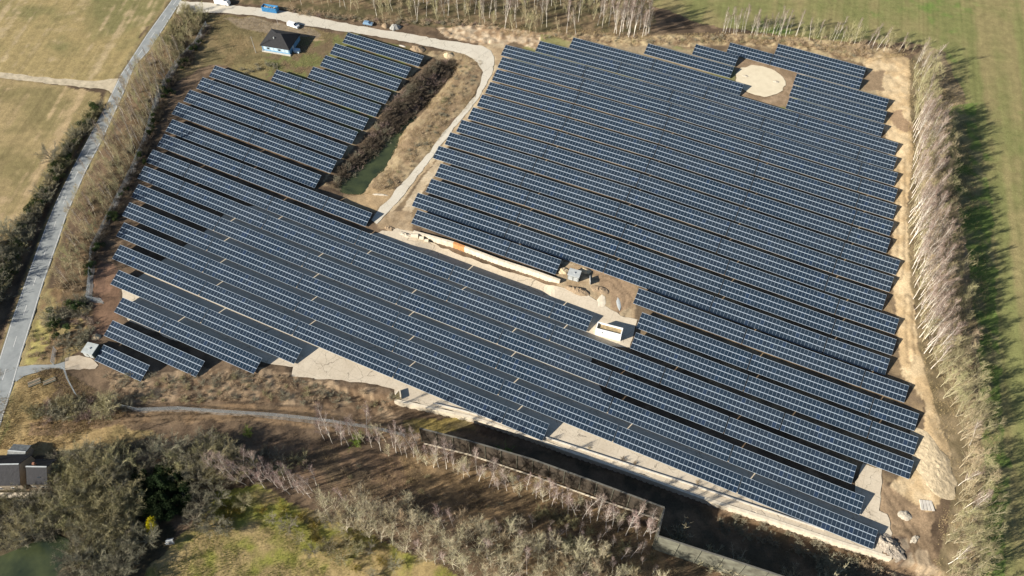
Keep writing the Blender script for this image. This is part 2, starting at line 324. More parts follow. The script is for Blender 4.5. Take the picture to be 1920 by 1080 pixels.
# ground sheet
def axis(a,b,s,far):
    c=list(np.arange(a,b+.01,s)); w=s; lo=a; hi=b; L=[];H=[]
    while lo>-far: w*=1.25; lo-=w; hi+=w; L.append(lo); H.append(hi)
    return np.array(L[::-1]+c+H)
gx=axis(-250,250,.62,3200); gy=axis(46,334,.62,3200)
GX,GY=np.meshgrid(gx,gy,indexing='ij'); nx,ny=GX.shape
WX=GX+(fbm(GX,GY,9,1)-.5)*5; WY=GY+(fbm(GX,GY,9,5)-.5)*5
WXs=GX+(fbm(GX,GY,3,2)-.5)*1.2; WYs=GY+(fbm(GX,GY,3,6)-.5)*1.2
GZ=ground_z(GX,GY)
def C(*c): return np.array(c,float)
n1=fbm(GX,GY,14,0)[...,None]; n2=fbm(GX,GY,4,4)[...,None]; n3=fbm(GX,GY,45,8,3)[...,None]; n4=fbm(GX,GY,1.6,9,3)[...,None]
def blend(a,b,n,lo=.38,hi=.62): t=sst((n-lo)/(hi-lo)); return a*(1-t)+b*t
col=blend(C(.095,.068,.046),C(.155,.11,.072),n2)*blend(C(.85,.85,.85),C(1.1,1.1,1.1),n1)  # soil albedo lowered to deepen the shade between the left rows
rough=np.full(GX.shape,.22)
def region(P,c,r=None,warp=True,px=True):
    Pg=gpoly(P) if px else P
    m=inpoly(WX if warp else WXs,WY if warp else WYs,Pg)
    col[m]=(c[m] if np.shape(c)==col.shape else c)
    if r is not None: rough[m]=r
def streak(ang,w,l,k):
    a=R(ang); u=GX*math.cos(a)+GY*math.sin(a); v=-GX*math.sin(a)+GY*math.cos(a); return (.6*vn(u,v*l/w,l,k)+.4*vn(u,v*l/w*2.3,l,k+1))[...,None]
# open fields
fa=gpoly([(160,268),(322,0)]); angL=math.degrees(math.atan2(*(fa[1]-fa[0])[::-1]))
sL=streak(angL,1.1,40,2); sL2=streak(angL+3,3.0,70,5)
straw=blend(C(.28,.22,.105),C(.17,.155,.068),n3*.5+n1*.5,.40,.60)
straw=blend(straw,C(.36,.285,.165),n2*.5+sL2*.5,.50,.72)*(.86+.28*sL)
straw2=blend(C(.29,.225,.115),C(.20,.165,.078),n3*.4+n1*.6,.40,.60); straw2=blend(straw2,C(.37,.28,.16),n2*.4+sL2*.6,.5,.72)*(.84+.3*sL)
fr=gpoly([(1850,500),(1850,400)]); angR=math.degrees(math.atan2(*(gpoly([(1905,1000)])[0]-gpoly([(1840,200)])[0])[::-1]))
sR=streak(angR,.9,60,6); sR2=streak(angR,5.,80,9)
grn=blend(C(.175,.18,.07),C(.235,.20,.095),n1*.5+sR2*.5,.34,.68); grn=blend(grn,C(.13,.185,.05),n3*.6+n2*.4,.56,.74)*(.86+.28*sR)
def tram(ang,per,w):
    a=R(ang); v=-GX*math.sin(a)+GY*math.cos(a)+(fbm(GX,GY,60,3,2)-.5)*3; q=np.abs((v%per)-per/2); t=np.exp(-((q-.95)/w)**2); return 1-.13*t[...,None]*(.4+.9*n1)
straw*=tram(angL,17,.3); straw2*=tram(angL,17,.3); grn=grn*tram(angR,20,.3)
region([(-1500,-500),(420,-500),(335,-30),(318,0),(270,62),(205,158),(0,140),(-900,100)],straw,.06)
region([(-900,110),(0,143),(110,160),(192,172),(188,195),(150,262),(100,340),(60,430),(25,500),(-30,600),(-900,1500)],straw2,.06)
region([(1190,-120),(1222,10),(1240,18),(1345,50),(1420,62),(1560,78),(1700,80),(1775,100),(1810,200),(1835,400),(1850,600),(1865,900),(1850,1300),(3200,1600),(4200,-60),(3000,-450)],grn,.05)
region([(1700,120),(1730,85),(1775,100),(1810,200),(1840,400),(1855,600),(1880,900),(1860,1300),(1740,1300),(1760,1040),(1790,900),(1740,740),(1700,540),(1695,300)],blend(C(.25,.195,.12),C(.165,.13,.075),n2),.3)
shade_green=blend(C(.12,.165,.045),C(.20,.18,.09),n2*.6+n1*.4,.42,.62)  # deeper green painted where the tree belt's shadows fall
region([(1770,200),(1825,190),(1850,330),(1870,600),(1890,900),(1880,1100),(1835,1100),(1850,900),(1830,600),(1800,400)],shade_green,.08)
# waste ground and woods
region([(430,-250),(1215,-250),(1225,30),(1215,75),(1000,75),(800,50),(600,30),(500,14),(430,2)],blend(C(.17,.125,.075),C(.10,.085,.045),n2),.35)
region([(395,24),(480,34),(560,50),(640,64),(650,78),(610,130),(520,135),(400,120),(330,150),(330,120),(375,60)],blend(C(.205,.155,.082),C(.145,.12,.06),n1*.5+n2*.5),.15)
region([(470,34),(560,48),(600,62),(590,72),(500,62),(440,50),(420,34)],C(.23,.185,.13),.1)
region([(440,118),(540,105),(585,112),(560,132),(500,150),(430,140)],C(.20,.165,.08),.2)
region([(590,70),(650,75),(640,98),(600,108),(560,95)],C(.34,.255,.15),.25)
# narrow grass strips left between the upper rows
for q in ([(500,100),(650,60),(810,100),(770,175),(700,260),(600,225),(500,150)],): region(q,blend(C(.14,.145,.055),C(.15,.11,.065),n2),.1)
region([(800,100),(860,95),(905,120),(900,160),(845,235),(760,345),(700,365),(600,350),(640,290),(720,200)],blend(C(.20,.145,.09),C(.30,.235,.145),n2*.6+n4*.4),.5)
region([(805,112),(850,106),(855,130),(790,210),(745,250),(700,300),(650,350),(605,345),(680,262),(735,190)],blend(C(.075,.055,.036),C(.14,.10,.065),n2),.7)
region([(640,362),(700,352),(745,358),(722,392),(700,400),(650,385)],C(.33,.24,.14),.2)
# right block: tan soil, brighter sand at its edges
tan=blend(C(.225,.165,.10),C(.135,.10,.066),n2)  # soil colour darkened so the shaded gaps between rows look blacker
region([(935,85),(1080,60),(1380,70),(1480,75),(1640,120),(1700,250),(1700,560),(1740,760),(1730,900),(1650,900),(1200,650),(1180,560),(1050,480),(770,420),(720,400),(800,300),(900,180)],tan,.08)
region([(1000,66),(1200,76),(1640,140),(1660,230),(1400,200),(1100,130),(950,120)],blend(C(.21,.20,.09),C(.29,.23,.15),n1),.08)
region([(820,52),(900,44),(960,55),(1010,62),(1010,95),(960,80),(940,100),(905,84),(840,72)],blend(C(.47,.38,.27),C(.30,.21,.13),n2*.5+n4*.5),.8)
region([(895,84),(945,84),(960,92),(930,150),(870,235),(800,320),(735,400),(760,430),(720,430),(712,400),(760,358),(840,256),(925,140),(925,108)],blend(C(.42,.34,.23),C(.32,.24,.15),n2),.12)
region([(1000,62),(1070,64),(1220,70),(1350,64),(1480,68),(1600,80),(1680,96),(1660,120),(1600,118),(1450,92),(1350,82),(1210,88),(1070,80)],blend(C(.38,.30,.18),C(.20,.14,.085),n2*.5+n4*.5),.8)
sand=blend(C(.50,.39,.245),C(.42,.31,.18),n2)
region([(1618,120),(1660,88),(1704,112),(1706,240),(1712,290),(1698,400),(1704,520),(1718,640),(1738,720),(1762,800),(1783,850),(1778,900),(1748,962),(1700,955),(1660,920),(1690,890),(1725,860),(1735,760),(1690,700),(1680,600),(1670,480),(1680,380),(1660,250),(1640,160)],sand,.34,False)
region([(1600,135),(1650,130),(1655,170),(1620,170)],C(.26,.19,.12),.1); region([(1660,215),(1690,205),(1712,245),(1690,250)],C(.27,.19,.12),.1)
region([(1375,110),(1400,108),(1500,135),(1480,200),(1440,200),(1385,178)],blend(C(.30,.22,.145),C(.23,.165,.105),n2),.1,False)
region([(822,296),(838,298),(800,350),(770,398),(752,398),(780,350)],blend(C(.46,.38,.27),C(.38,.30,.20),n2),.1,False)
# middle works
region([(1050,488),(1110,495),(1200,530),(1195,545),(1190,600),(1140,590),(1100,570),(1045,545),(1040,520)],blend(C(.36,.28,.18),C(.27,.195,.12),n2),.12)
region([(1100,500),(1190,532),(1185,570),(1150,590),(1150,555),(1125,525)],C(.29,.205,.13),.1)
region([(705,400),(770,400),(775,432),(800,450),(740,432),(700,430)],blend(C(.34,.26,.17),C(.27,.2,.125),n2),.2)
# lower left
region([(-80,640),(40,700),(110,700),(110,730),(70,770),(240,800),(330,830),(300,860),(200,850),(0,850),(-300,900)],blend(C(.34,.245,.12),C(.22,.17,.08),n2*.5+n1*.5),.3)
region([(60,545),(120,540),(170,570),(195,575),(180,640),(150,660),(110,680),(50,685),(55,640)],blend(C(.26,.21,.10),C(.17,.115,.065),n2),.4)
region([(60,600),(80,600),(95,640),(60,682),(45,682)],C(.30,.26,.10),.3)
region([(0,700),(30,720),(20,800),(-30,900),(-100,900)],C(.16,.16,.06),.2)
region([(172,480),(215,500),(222,600),(190,640),(165,640),(175,580)],blend(C(.22,.135,.09),C(.16,.10,.065),n2),.2)
region([(195,700),(500,688),(745,740),(740,770),(500,755),(220,760)],blend(C(.29,.215,.14),C(.14,.095,.06),n2*.6+n4*.4),.7)
region([(60,790),(250,765),(500,760),(760,778),(900,820),(760,820),(600,795),(400,790),(60,812)],blend(C(.25,.17,.10),C(.19,.135,.085),n2),.15)
region([(100,845),(330,820),(620,830),(900,870),(1250,1000),(1150,1060),(850,980),(600,900),(400,880),(250,950),(120,930)],blend(C(.20,.135,.085),C(.115,.085,.055),n2),.35)
region([(740,845),(1000,880),(1240,990),(1500,1200),(1100,1200),(900,1000),(760,900)],blend(C(.26,.18,.10),C(.14,.10,.06),n2*.6+n4*.4),.4)
region([(-200,900),(110,920),(250,940),(330,1000),(250,1150),(-300,1300)],blend(C(.10,.08,.05),C(.055,.048,.03),n2),.4)
moss=blend(C(.235,.235,.055),C(.33,.25,.12),n2*.5+n1*.5,.38,.58)
region([(240,1100),(300,1040),(345,1005),(370,990),(400,930),(480,905),(540,930),(640,980),(760,1030),(900,1100),(850,1250),(200,1250)],moss,.2)
region([(760,775),(885,785),(900,830),(870,815),(790,805),(760,800)],blend(C(.22,.17,.06),C(.15,.12,.06),n2),.3)
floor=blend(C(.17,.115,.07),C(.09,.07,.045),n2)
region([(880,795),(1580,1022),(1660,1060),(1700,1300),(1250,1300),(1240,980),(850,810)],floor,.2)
region([(1630,880),(1700,930),(1752,960),(1745,1010),(1770,1100),(1700,1100),(1660,1050),(1640,1000)],blend(C(.30,.215,.135),C(.21,.15,.095),n2),.25)
region([(1715,1030),(1740,1035),(1790,1130),(1740,1130)],C(.40,.31,.21),.1)
region([(1640,1000),(1700,1000),(1720,1060),(1660,1050)],blend(C(.30,.24,.17),C(.14,.10,.07),n4),.8)
region([(350,30),(388,40),(372,80),(330,122),(300,180),(290,215),(262,290),(222,385),(180,470),(168,560),(110,560),(150,450),(200,330),(250,200),(300,110)],blend(C(.15,.105,.062),C(.10,.075,.045),n2),.3)
# trodden verges
dR,sR_,_,_=sdist(GX,GY,ROADC); v_=sst((5.2-dR)/1.5)[...,None]*.8; col=col*(1-v_)+blend(C(.27,.22,.11),C(.20,.16,.08),n2)*v_
# tyre and track marks
for k,(A_) in enumerate(([(1105,515),(1150,525),(1180,560),(1160,600)],[(1650,900),(1690,960),(1720,1010),(1760,1090)],[(1660,990),(1700,1000),(1735,1050),(1755,1100)],[(60,800),(250,785),(500,775),(760,795)],[(60,790),(250,776),(400,768)],[(1690,300),(1690,420),(1685,520)],[(1700,560),(1708,680)])):
    g_=[ground_at(*q) for q in A_]
    for off in (-1,1):
        d_,s_,_,_=sdist(WXs,WYs,g_); t=np.exp(-((d_*s_-off)/.35)**2)
        col*=1-.38*t[...,None]; GZ-=.10*t
GZ=GZ+(fbm(GX,GY,2.6,7,4)-.5)*rough*1.7+(vn(GX,GY,.9,5)-.5)*rough*.5
GZ=np.where(dR>400,terrain(GX,GY)*0,GZ)
for k,P in SHEETS.items():
    x0,y0=P.min(0); x1,y1=P.max(0); ix=np.where((gx>=x0)&(gx<=x1))[0]; iy=np.where((gy>=y0)&(gy<=y1))[0]
    sl_=np.ix_(ix,iy); mm=inpoly(GX[sl_],GY[sl_],P); q=GZ[sl_]; q[mm]=ground_z(GX[sl_],GY[sl_])[mm]-.22; GZ[sl_]=q
me=bpy.data.meshes.new('ground'); V=np.stack([GX,GY,GZ],-1).reshape(-1,3)
i=np.arange((nx-1)*(ny-1)); a=(i//(ny-1))*ny+i%(ny-1); F=np.stack([a,a+ny,a+ny+1,a+1],-1)
me.vertices.add(len(V)); me.vertices.foreach_set('co',V.ravel().astype('f4')); me.loops.add(F.size); me.loops.foreach_set('vertex_index',F.ravel().astype('i4'))
me.polygons.add(len(F)); me.polygons.foreach_set('loop_start',(np.arange(len(F))*4).astype('i4')); me.polygons.foreach_set('use_smooth',np.ones(len(F),bool))
me.update(calc_edges=True)
ca=me.color_attributes.new('cover','FLOAT_COLOR','POINT'); ca.data.foreach_set('color',np.concatenate([np.clip(col,0.01,1).reshape(-1,3),np.ones((len(V),1))],1).ravel().astype('f4'))
me.materials.append(M_GROUND); go=bpy.data.objects.new('ground',me); COL.objects.link(go); go['kind']='structure'
def gz(x,y): return float(ground_z(x,y))
# road markings: edge lines and centre dashes
M_PAINT=mat('road_paint',(.62,.62,.60),.7,.25,2.)
def ribbon(name,pts,w,M,dash=None,off=.085):
    b=MB(); P=[np.array(p) for p in pts]; acc=[0]
    for p,q in zip(P,P[1:]): acc.append(acc[-1]+np.hypot(*(q-p)))
    def at(s):
        for k in range(len(P)-1):
            if s<=acc[k+1] or k==len(P)-2:
                t=(s-acc[k])/(acc[k+1]-acc[k]); d=(P[k+1]-P[k])/(acc[k+1]-acc[k]); return P[k]+(P[k+1]-P[k])*t,np.array([-d[1],d[0]])
    s=0; 
    while s<acc[-1]-2:
        e=s+(dash[0] if dash else 2.)
        n=3; vs=[]
        for j in range(n):
            c,nn=at(min(s+(e-s)*j/(n-1),acc[-1]))
            for sg in (-1,1): x,y=c+nn*sg*w/2; vs.append((x,y,gz(x,y)+off))
        b.add(vs,[(2*j,2*j+1,2*j+3,2*j+2) for j in range(n-1)])
        s=e+(dash[1] if dash else 0)
    return b.obj(name,M,kind='structure')
RL=[ground_at(*q) for q in ROAD_L]; RR=[ground_at(*q) for q in ROAD_R]
def inset(P,Q,d):
    out=[]
    for i in range(len(P)):
        dd,s,_,_=sdist(np.array(P[i][0]),np.array(P[i][1]),Q); a=np.array(P[max(i-1,0)]);b_=np.array(P[min(i+1,len(P)-1)]); t=(b_-a)/np.hypot(*(b_-a)); n=np.array([-t[1],t[0]]); out.append(np.array(P[i])+n*d)
    return out
ribbon('edge_line',inset(RL,RR,.35),.16,M_PAINT); ribbon('edge_line',inset(RR,RL,-.35),.16,M_PAINT)
RC=[(np.array(ground_at(*l))+np.array(RR[min(range(len(RR)),key=lambda k:(RR[k][0]-ground_at(*l)[0])**2+(RR[k][1]-ground_at(*l)[1])**2)]))/2 for l in ROAD_L]
ribbon('centre_line',RC,.15,M_PAINT,(4,8))
# ---------------------------------------------------------------- solar tables
ORD=['','first','second','third','fourth','fifth','sixth','seventh','eighth','ninth','tenth','eleventh','twelfth','thirteenth','fourteenth','fifteenth','sixteenth','seventeenth','eighteenth','nineteenth','twentieth','twenty-first','twenty-second','twenty-third']
E1=np.array([math.cos(TH),math.sin(TH)]); E2=np.array([-math.sin(TH),math.cos(TH)])
LS=5.42; H0=.5
def tpoint(u,v,t):
    """t runs down the slope, 0 at the high edge"""
    w=v-LS*math.cos(AL)*t; x,y=E1*u+E2*w; return Vector((x,y,float(terrain(x,y))+H0+LS*math.sin(AL)*(1-t)))
def solar_table(k,u0,u1,v,label,group):
    n=max(1,round((u1-u0)/1.144)); c=tpoint((u0+u1)/2,v,.5); root=empty('solar_table',(c.x,c.y,float(terrain(c.x,c.y))),label=label,cat='solar panel table',group=group)
    TLc,TRc,BLc,BRc=tpoint(u0,v,0),tpoint(u1,v,0),tpoint(u0,v,1),tpoint(u1,v,1); o=Vector(root.location)
    P=lambda s,t: (TLc*(1-s)+TRc*s)*(1-t)+(BLc*(1-s)+BRc*s)*t
    nrm=(TRc-TLc).cross(TLc-BLc).normalized(); 
    if nrm.z<0: nrm=-nrm
    for j in range(3):
        t0,t1=j/3+.002,(j+1)/3-.002; me=bpy.data.meshes.new('module_strip'); N_=4; vs=[];fs=[];uvs=[]
        for q in range(N_+1):
            for t in (t0,t1): p=P(q/N_,t)-o; vs+= [tuple(p),tuple(p-nrm*.04)]
        for q in range(N_):
            a=q*4; b=a+4; fs+= [(a,a+2,b+2,b),(a+1,b+1,b+3,a+3),(a,b,b+1,a+1),(a+2,a+3,b+3,b+2)]
            s0,s1=n*q/N_,n*(q+1)/N_; uvs+= [(s0,0),(s0,1),(s1,1),(s1,0)]+[(0,0)]*12
        fs+= [(0,1,3,2),(N_*4,N_*4+2,N_*4+3,N_*4+1)]; uvs+=[(0,0)]*8
        me.from_pydata(vs,[],fs); l=me.uv_layers.new(name='UVMap'); l.data.foreach_set('uv',np.array(uvs,'f4').ravel())
        me.materials.append(M_PANEL); ob=bpy.data.objects.new('module_strip',me); COL.objects.link(ob); ob.parent=root
    b=MB(); st=max(2,round((u1-u0)/3.7)+1)
    for q in range(st):
        s=.02+.96*q/(st-1)
        for t in (.2,.78):
            p=P(s,t)-o-nrm*.17; b.bar(p,(p.x,p.y,p.z-4.2),.12)
        b.bar(P(s,.06)-o-nrm*.15,P(s,.94)-o-nrm*.15,.07,.12)
    for t in (.1,.27,.43,.6,.77,.93): b.bar(P(0,t)-o-nrm*.07,P(1,t)-o-nrm*.07,.05,.06)
    b.obj('support_frame',M_STEEL,root)
left=sorted([r for r in ROWS if r[0][0]=='A'],key=lambda r:-r[1]); 
right=[r for n_ in ('C6','C5','C4','D1','C3','D2','C2','D3','C1')+tuple('B%d'%i for i in range(1,14))+('F1','F2','F3') for r in ROWS if r[0]==n_]
special={'D1':'upper of three rows right of the sandy pad','D2':'middle of three rows right of the sandy pad','D3':'lowest of three rows right of the sandy pad',
 'C6':'topmost row of the right field','C5':'second highest row of the right field','C4':'short row just left above the sandy pad','C3':'row ending at the left of the sandy pad','C2':'row ending below left of the sandy pad','C1':'first row passing below the sandy pad',
 'F1':'first row right of the churned works area','F2':'row starting right above the white block','F3':'row starting right below the white block','B13':'row on top of the middle retaining wall'}
for side,rows in (('left',left),('right',right)):
    cnt=0
    for r in rows:
        k,v,uL,uR,js=r
        if k[0]=='B' : cnt+=1
        if side=='left': cnt+=1
        cuts=[uL]+[q for q in js]+[uR]; segs=list(zip(cuts,cuts[1:]))
        for i,(a,b) in enumerate(segs):
            a2=a+(.18 if i else 0); b2=b-(.18 if i<len(segs)-1 else 0)
            if side=='left': where='the %s row down the left field'%ORD[cnt]
            elif k in special: where=special[k]
            else: where='the %s long row below the path bend'%ORD[cnt]
            if len(segs)==1: lab='single solar table, '+where
            else: lab='%s table from the left, %s'%(ORD[i+1],where)
            solar_table(k,a2,b2,v,lab,'solar tables of the left field' if side=='left' else 'solar tables of the right field')
# ---------------------------------------------------------------- walls
M_CREAM=mat('cream_concrete',(.60,.54,.43),.85,.18,.7,bump=.2,c2=(.50,.43,.33)); M_RUST=mat('rust_stained_concrete',(.52,.25,.10),.9,.3,1.2)
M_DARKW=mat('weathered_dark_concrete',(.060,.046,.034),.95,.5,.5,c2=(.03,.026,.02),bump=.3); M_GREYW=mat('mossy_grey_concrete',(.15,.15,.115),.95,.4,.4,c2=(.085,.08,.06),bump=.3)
M_PALE=mat('pale_kerb',(.50,.47,.42),.85,.2,1.)
M_SOILDK=mat('damp_soil',(.10,.075,.05),.95,.4,1.,bump=.5)
def wall(name,pts,top,depth,th,M,seg=2.4,off=0.,part='wall_panel',gap=.04,cop=None,**k):
    c=np.mean(pts,0); root=empty(name,(c[0],c[1],gz(*c)),**k); o=Vector(root.location); i=0
    for p,q in zip(pts,pts[1:]):
        p=np.array(p);q=np.array(q); L=np.hypot(*(q-p)); d=(q-p)/L; n=np.array([-d[1],d[0]]); m=max(1,round(L/seg))
        for j in range(m):
            a=p+d*(L*j/m)+n*off; b=p+d*(L*(j+1)/m-gap)+n*off; za,zb=top(*(a)),top(*(b)); B_=MB(); vs=[]
            for zz in (0,1):
                for (x,y),z in ((a-n*th/2,za),(b-n*th/2,zb),(b+n*th/2,zb),(a+n*th/2,za)): vs.append((x-o.x,y-o.y,(z if zz else z-depth)-o.z))
            B_.add(vs,[(0,3,2,1),(4,5,6,7),(0,1,5,4),(1,2,6,5),(2,3,7,6),(3,0,4,7)])
            mm=M(i) if callable(M) else M; i+=1; B_.obj(part,mm,root)
    return root
tt=lambda x,y: float(terrain(x,y))+.12
rw=wall('retaining_wall',CWg,lambda x,y: float(terrain(x,y))+1.3,4.,.9,lambda i: M_RUST if i in (7,8) else M_CREAM,2.2,.1,label='long cream panelled retaining wall below the middle rows, with an orange rust patch',cat='retaining wall')
wall('platform_wall',PWg,tt,3.6,.85,M_CREAM,5.,-.07,label='long pale retaining wall edging the concrete yard above the dark cutting',cat='retaining wall')
c=MB(); KP=[gp(*q) for q in ((812,757),(870,771),(920,786),(965,802),(1060,833),(1170,869),(1300,911),(1440,958),(1545,994))]
for p,q in zip(KP,KP[1:]): c.bar((p[0],p[1],tt(*p)+.18),(q[0],q[1],tt(*q)+.18),.3,.45)
c.obj('concrete_kerb',M_PALE,label='low concrete kerb running along the yard edge behind the retaining wall',cat='kerb')
TW1=[gp(*q,h=8.6) for q in ((787,803),(880,827),(1000,862),(1120,905),(1246,952))]; TW2=[gp(*q,h=10.2) for q in ((1234,1005),(1440,1072),(1720,1166))]
def flat_top(P,h): z0,z1=gz(*P[0]),gz(*P[-1]); L=math.dist(P[0],P[-1]); return lambda x,y: z0+(z1-z0)*min(1,max(0,math.dist(P[0],(x,y))/L))+h
def tall(pts,h,M,lab):
    f=flat_top(pts,h); r=wall('tall_wall',pts,f,h+1.5,.35,M,5.2,0,label=lab,cat='wall'); o=Vector(r.location)
    for p,q in zip(pts,pts[1:]):
        L=math.dist(p,q); n=max(1,round(L/5.2)); d=Vector((q[0]-p[0],q[1]-p[1]))/L; nn=Vector((d.y,-d.x))
        for j in range(n+1):
            x,y=p[0]+d.x*L*j/n+nn.x*.28,p[1]+d.y*L*j/n+nn.y*.28; z=f(x,y); b=MB(); b.bar(Vector((x,y,z-h-1.5))-o,Vector((x,y,z+.02))-o,.16,.16); b.obj('post',M_GREYW,r)
        b=MB(); b.bar(Vector((p[0],p[1],f(*p)+.12))-o,Vector((q[0],q[1],f(*q)+.12))-o,.4,.12); b.obj('coping',M_PALE2,r)
    return r
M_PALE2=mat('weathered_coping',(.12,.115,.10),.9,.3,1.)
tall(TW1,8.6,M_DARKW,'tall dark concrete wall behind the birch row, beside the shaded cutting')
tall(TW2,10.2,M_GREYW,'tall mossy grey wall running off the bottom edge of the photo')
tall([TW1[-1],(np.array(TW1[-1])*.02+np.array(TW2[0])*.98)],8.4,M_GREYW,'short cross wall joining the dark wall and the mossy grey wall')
k=MB(); KW=[gp(*q) for q in ((795,832),(880,853),(1000,893),(1120,936),(1240,976))]
for p,q in zip(KW,KW[1:]): k.bar((p[0],p[1],gz(*p)+.1),(q[0],q[1],gz(*q)+.1),.32,.5)
k.obj('foundation_kerb',M_CREAM,label='thin pale foundation kerb among birches at the foot of the dark wall',cat='kerb')
lw=MB(); a=gp3(757,733); 
for p,q in ((gp3(742,742),gp3(750,733)),(gp3(750,733),gp3(752,748))): lw.bar(p+Vector((0,0,.5)),q+Vector((0,0,.5)),.35,1.3)
lw.obj('wall_stub',M_CREAM,label='small L-shaped concrete wall stub at the left end of the platform wall',cat='wall stub')
# ---------------------------------------------------------------- buildings
M_ROOF=mat('dark_roof_tiles',(.024,.024,.026),.75,.3,1.6,bump=.3); M_BLUE=mat('blue_wall_paint',(.14,.29,.45),.7,.15,1.); M_LBLUE=mat('pale_blue_panels',(.45,.58,.68),.6,.12,1.4); M_GLASS=mat('window_glass',(.03,.04,.05),.08,.1,1,spec=.8)
M_WHITE=mat('white_paint',(.75,.75,.73),.45,.06,1.); M_LGREY=mat('light_grey_sheet',(.40,.42,.42),.5,.15,1.); M_BLACK=mat('rubber',(.02,.02,.02),.8,.2,3); M_BRICK=mat('brick',(.28,.13,.08),.9,.3,2.); M_TILE=mat('slate_roof',(.014,.014,.018),.7,.35,1.2,bump=.3)
M_SHEET=mat('corrugated_sheet',(.15,.16,.16),.6,.5,1.3); M_DBLUE=mat('container_blue',(.05,.22,.45),.55,.2,2.); M_WASTE=mat('site_waste',(.42,.36,.28),.9,.5,2.,bump=.6); M_WOOD=mat('old_wood',(.26,.20,.14),.9,.3,3)
def frame_from(p,q): d=Vector((q[0]-p[0],q[1]-p[1],0)); return math.atan2(d.y,d.x),d.length
def hip_house():
    fl=gp(486.5,84.7,3.0); fr_=gp(542.5,94.4,3.0); bl=gp(513,54.2,3.0); a,W=frame_from(fl,fr_); D=abs(-(bl[0]-fl[0])*math.sin(a)+(bl[1]-fl[1])*math.cos(a)); D=min(max(D,8),13)
    z=gz(*fl); r=empty('house',(fl[0],fl[1],z),a,label='small blue house with a dark hipped roof beside the entrance path',cat='house')
    b=MB(); b.box((W/2,D/2,-.5),(W-1.1,D-1.1,3.5)); b.obj('wall',M_BLUE,r)
    b=MB(); e=3.0; h=5.9; b.add([(0,0,e),(W,0,e),(W,D,e),(0,D,e),(W*.42,D*.5,h),(W*.58,D*.5,h),(0,0,e-.2),(W,0,e-.2),(W,D,e-.2),(0,D,e-.2)],[(0,1,5,4),(1,2,5),(2,3,4,5),(3,0,4),(0,6,7,1),(1,7,8,2),(2,8,9,3),(3,9,6,0),(6,9,8,7)]); rf=b.obj('roof',M_ROOF,r)
    b=MB(); b.box((W*.40,D*.30,e+1.6),(.35,.35,.9)); b.obj('roof_vent',M_LGREY,rf)
    n=7
    for j in range(n):
        b=MB(); x=.9+(W-1.8)*(j+.5)/n; b.box((x,.52,.9),((W-1.8)/n-.16,.08,1.5)); w=b.obj('window',M_LBLUE,r); b=MB(); b.box((x,.49,1.15),((W-1.8)/n-.6,.05,1.0)); b.obj('pane',M_GLASS if j%3==1 else M_LBLUE,w)
    b=MB(); b.box((W-.52,D*.35,-.2),(.08,1.1,2.3)); b.obj('door',M_WHITE,r)
    b=MB(); b.box((W*.5,.3,-.6),(W-.4,.9,.85)); b.obj('plinth',M_PALE,r)
    b=MB(); b.box((W+1.4,D*.28,0),(2.4,1.6,1.1)); b.box((W+1.4,D*.28,1.1),(2.6,1.8,.12)); b.obj('porch_box',M_LBLUE,r)
hip_house()
def hut(name,c4,h,lab,M_w,M_r,cat='hut'):
    P=[gp(*q,h=h) for q in c4]; a,W=frame_from(P[3],P[2]); _,D=frame_from(P[3],P[0]); x,y=P[3]; r=empty(name,(x,y,gz(x,y)),a,label=lab,cat=cat)
    b=MB(); b.box((W/2,D/2,-.5),(W-.3,D-.3,h+.3)); b.obj('wall',M_w,r); b=MB(); b.box((W/2,D/2,h-.2),(W,D,.2)); b.obj('roof',M_r,r,bevel=.03)
    for s in (.28,.72): b=MB(); b.box((W*s,.12,.1),(W*.34,.08,h-.7)); dd=b.obj('door',M_LGREY,r); b=MB(); b.box((W*s+.3,.05,h*.45),(.06,.06,.2)); b.obj('handle',M_BLACK,dd)
    b=MB(); b.box((.1,D*.5,h*.5),(.06,D*.4,.5)); b.obj('vent_grille',M_STEEL,r); b=MB(); b.box((W/2,D/2,h),(.5,.5,.25)); b.obj('roof_vent',M_STEEL,r)
hut('transformer_hut',((1071,502),(1091.5,505.5),(1086,521),(1063.5,515)),2.6,'light grey transformer hut beside the end of the middle retaining wall',mat('hut_wall',(.18,.19,.18)),M_LGREY,'transformer hut')
hut('transformer_hut',((165,641),(181.5,644.5),(172,665),(151,660)),2.6,'light grey transformer hut at the lower left beside the shortest panel row',mat('hut_wall_green',(.10,.12,.10)),mat('hut_roof',(.40,.43,.42),.5,.2,1.),'transformer hut')
def white_block():
    P=[gp(*q,h=3.6) for q in ((1120.6,604),(1169,616),(1165,628.5),(1117,616))]; a,W=frame_from(P[3],P[2]); _,D=frame_from(P[3],P[0]); D=max(D,2.8); x,y=P[3]; h=3.6
    r=empty('concrete_block',(x,y,gz(x,y)),a,label='white roofless concrete box building with a dirty sunken top on the yard',cat='concrete building')
    t=.3
    for c_,s in (((W/2,t/2),(W,t)),((W/2,D-t/2),(W,t))): b=MB(); b.box((c_[0],c_[1],-1),(s[0],s[1],h+1)); b.obj('wall',M_WHITE,r)
    for x_ in (t/2,W-t/2): b=MB(); b.box((x_,D/2,-1),(t,D-2*t-.01,h+.995)); b.obj('wall',M_WHITE,r)
    b=MB(); b.box((W/2,D/2,h-1.2),(W-2*t-.02,D-2*t-.02,.6)); b.obj('sunken_roof',mat('dirty_top',(.36,.27,.15),.95,.4,1.2,bump=.5),r)
    b=MB(); b.box((W*.28,-.02,h*.55),(.5,.06,.5)); b.obj('window',M_GLASS,r)
white_block()
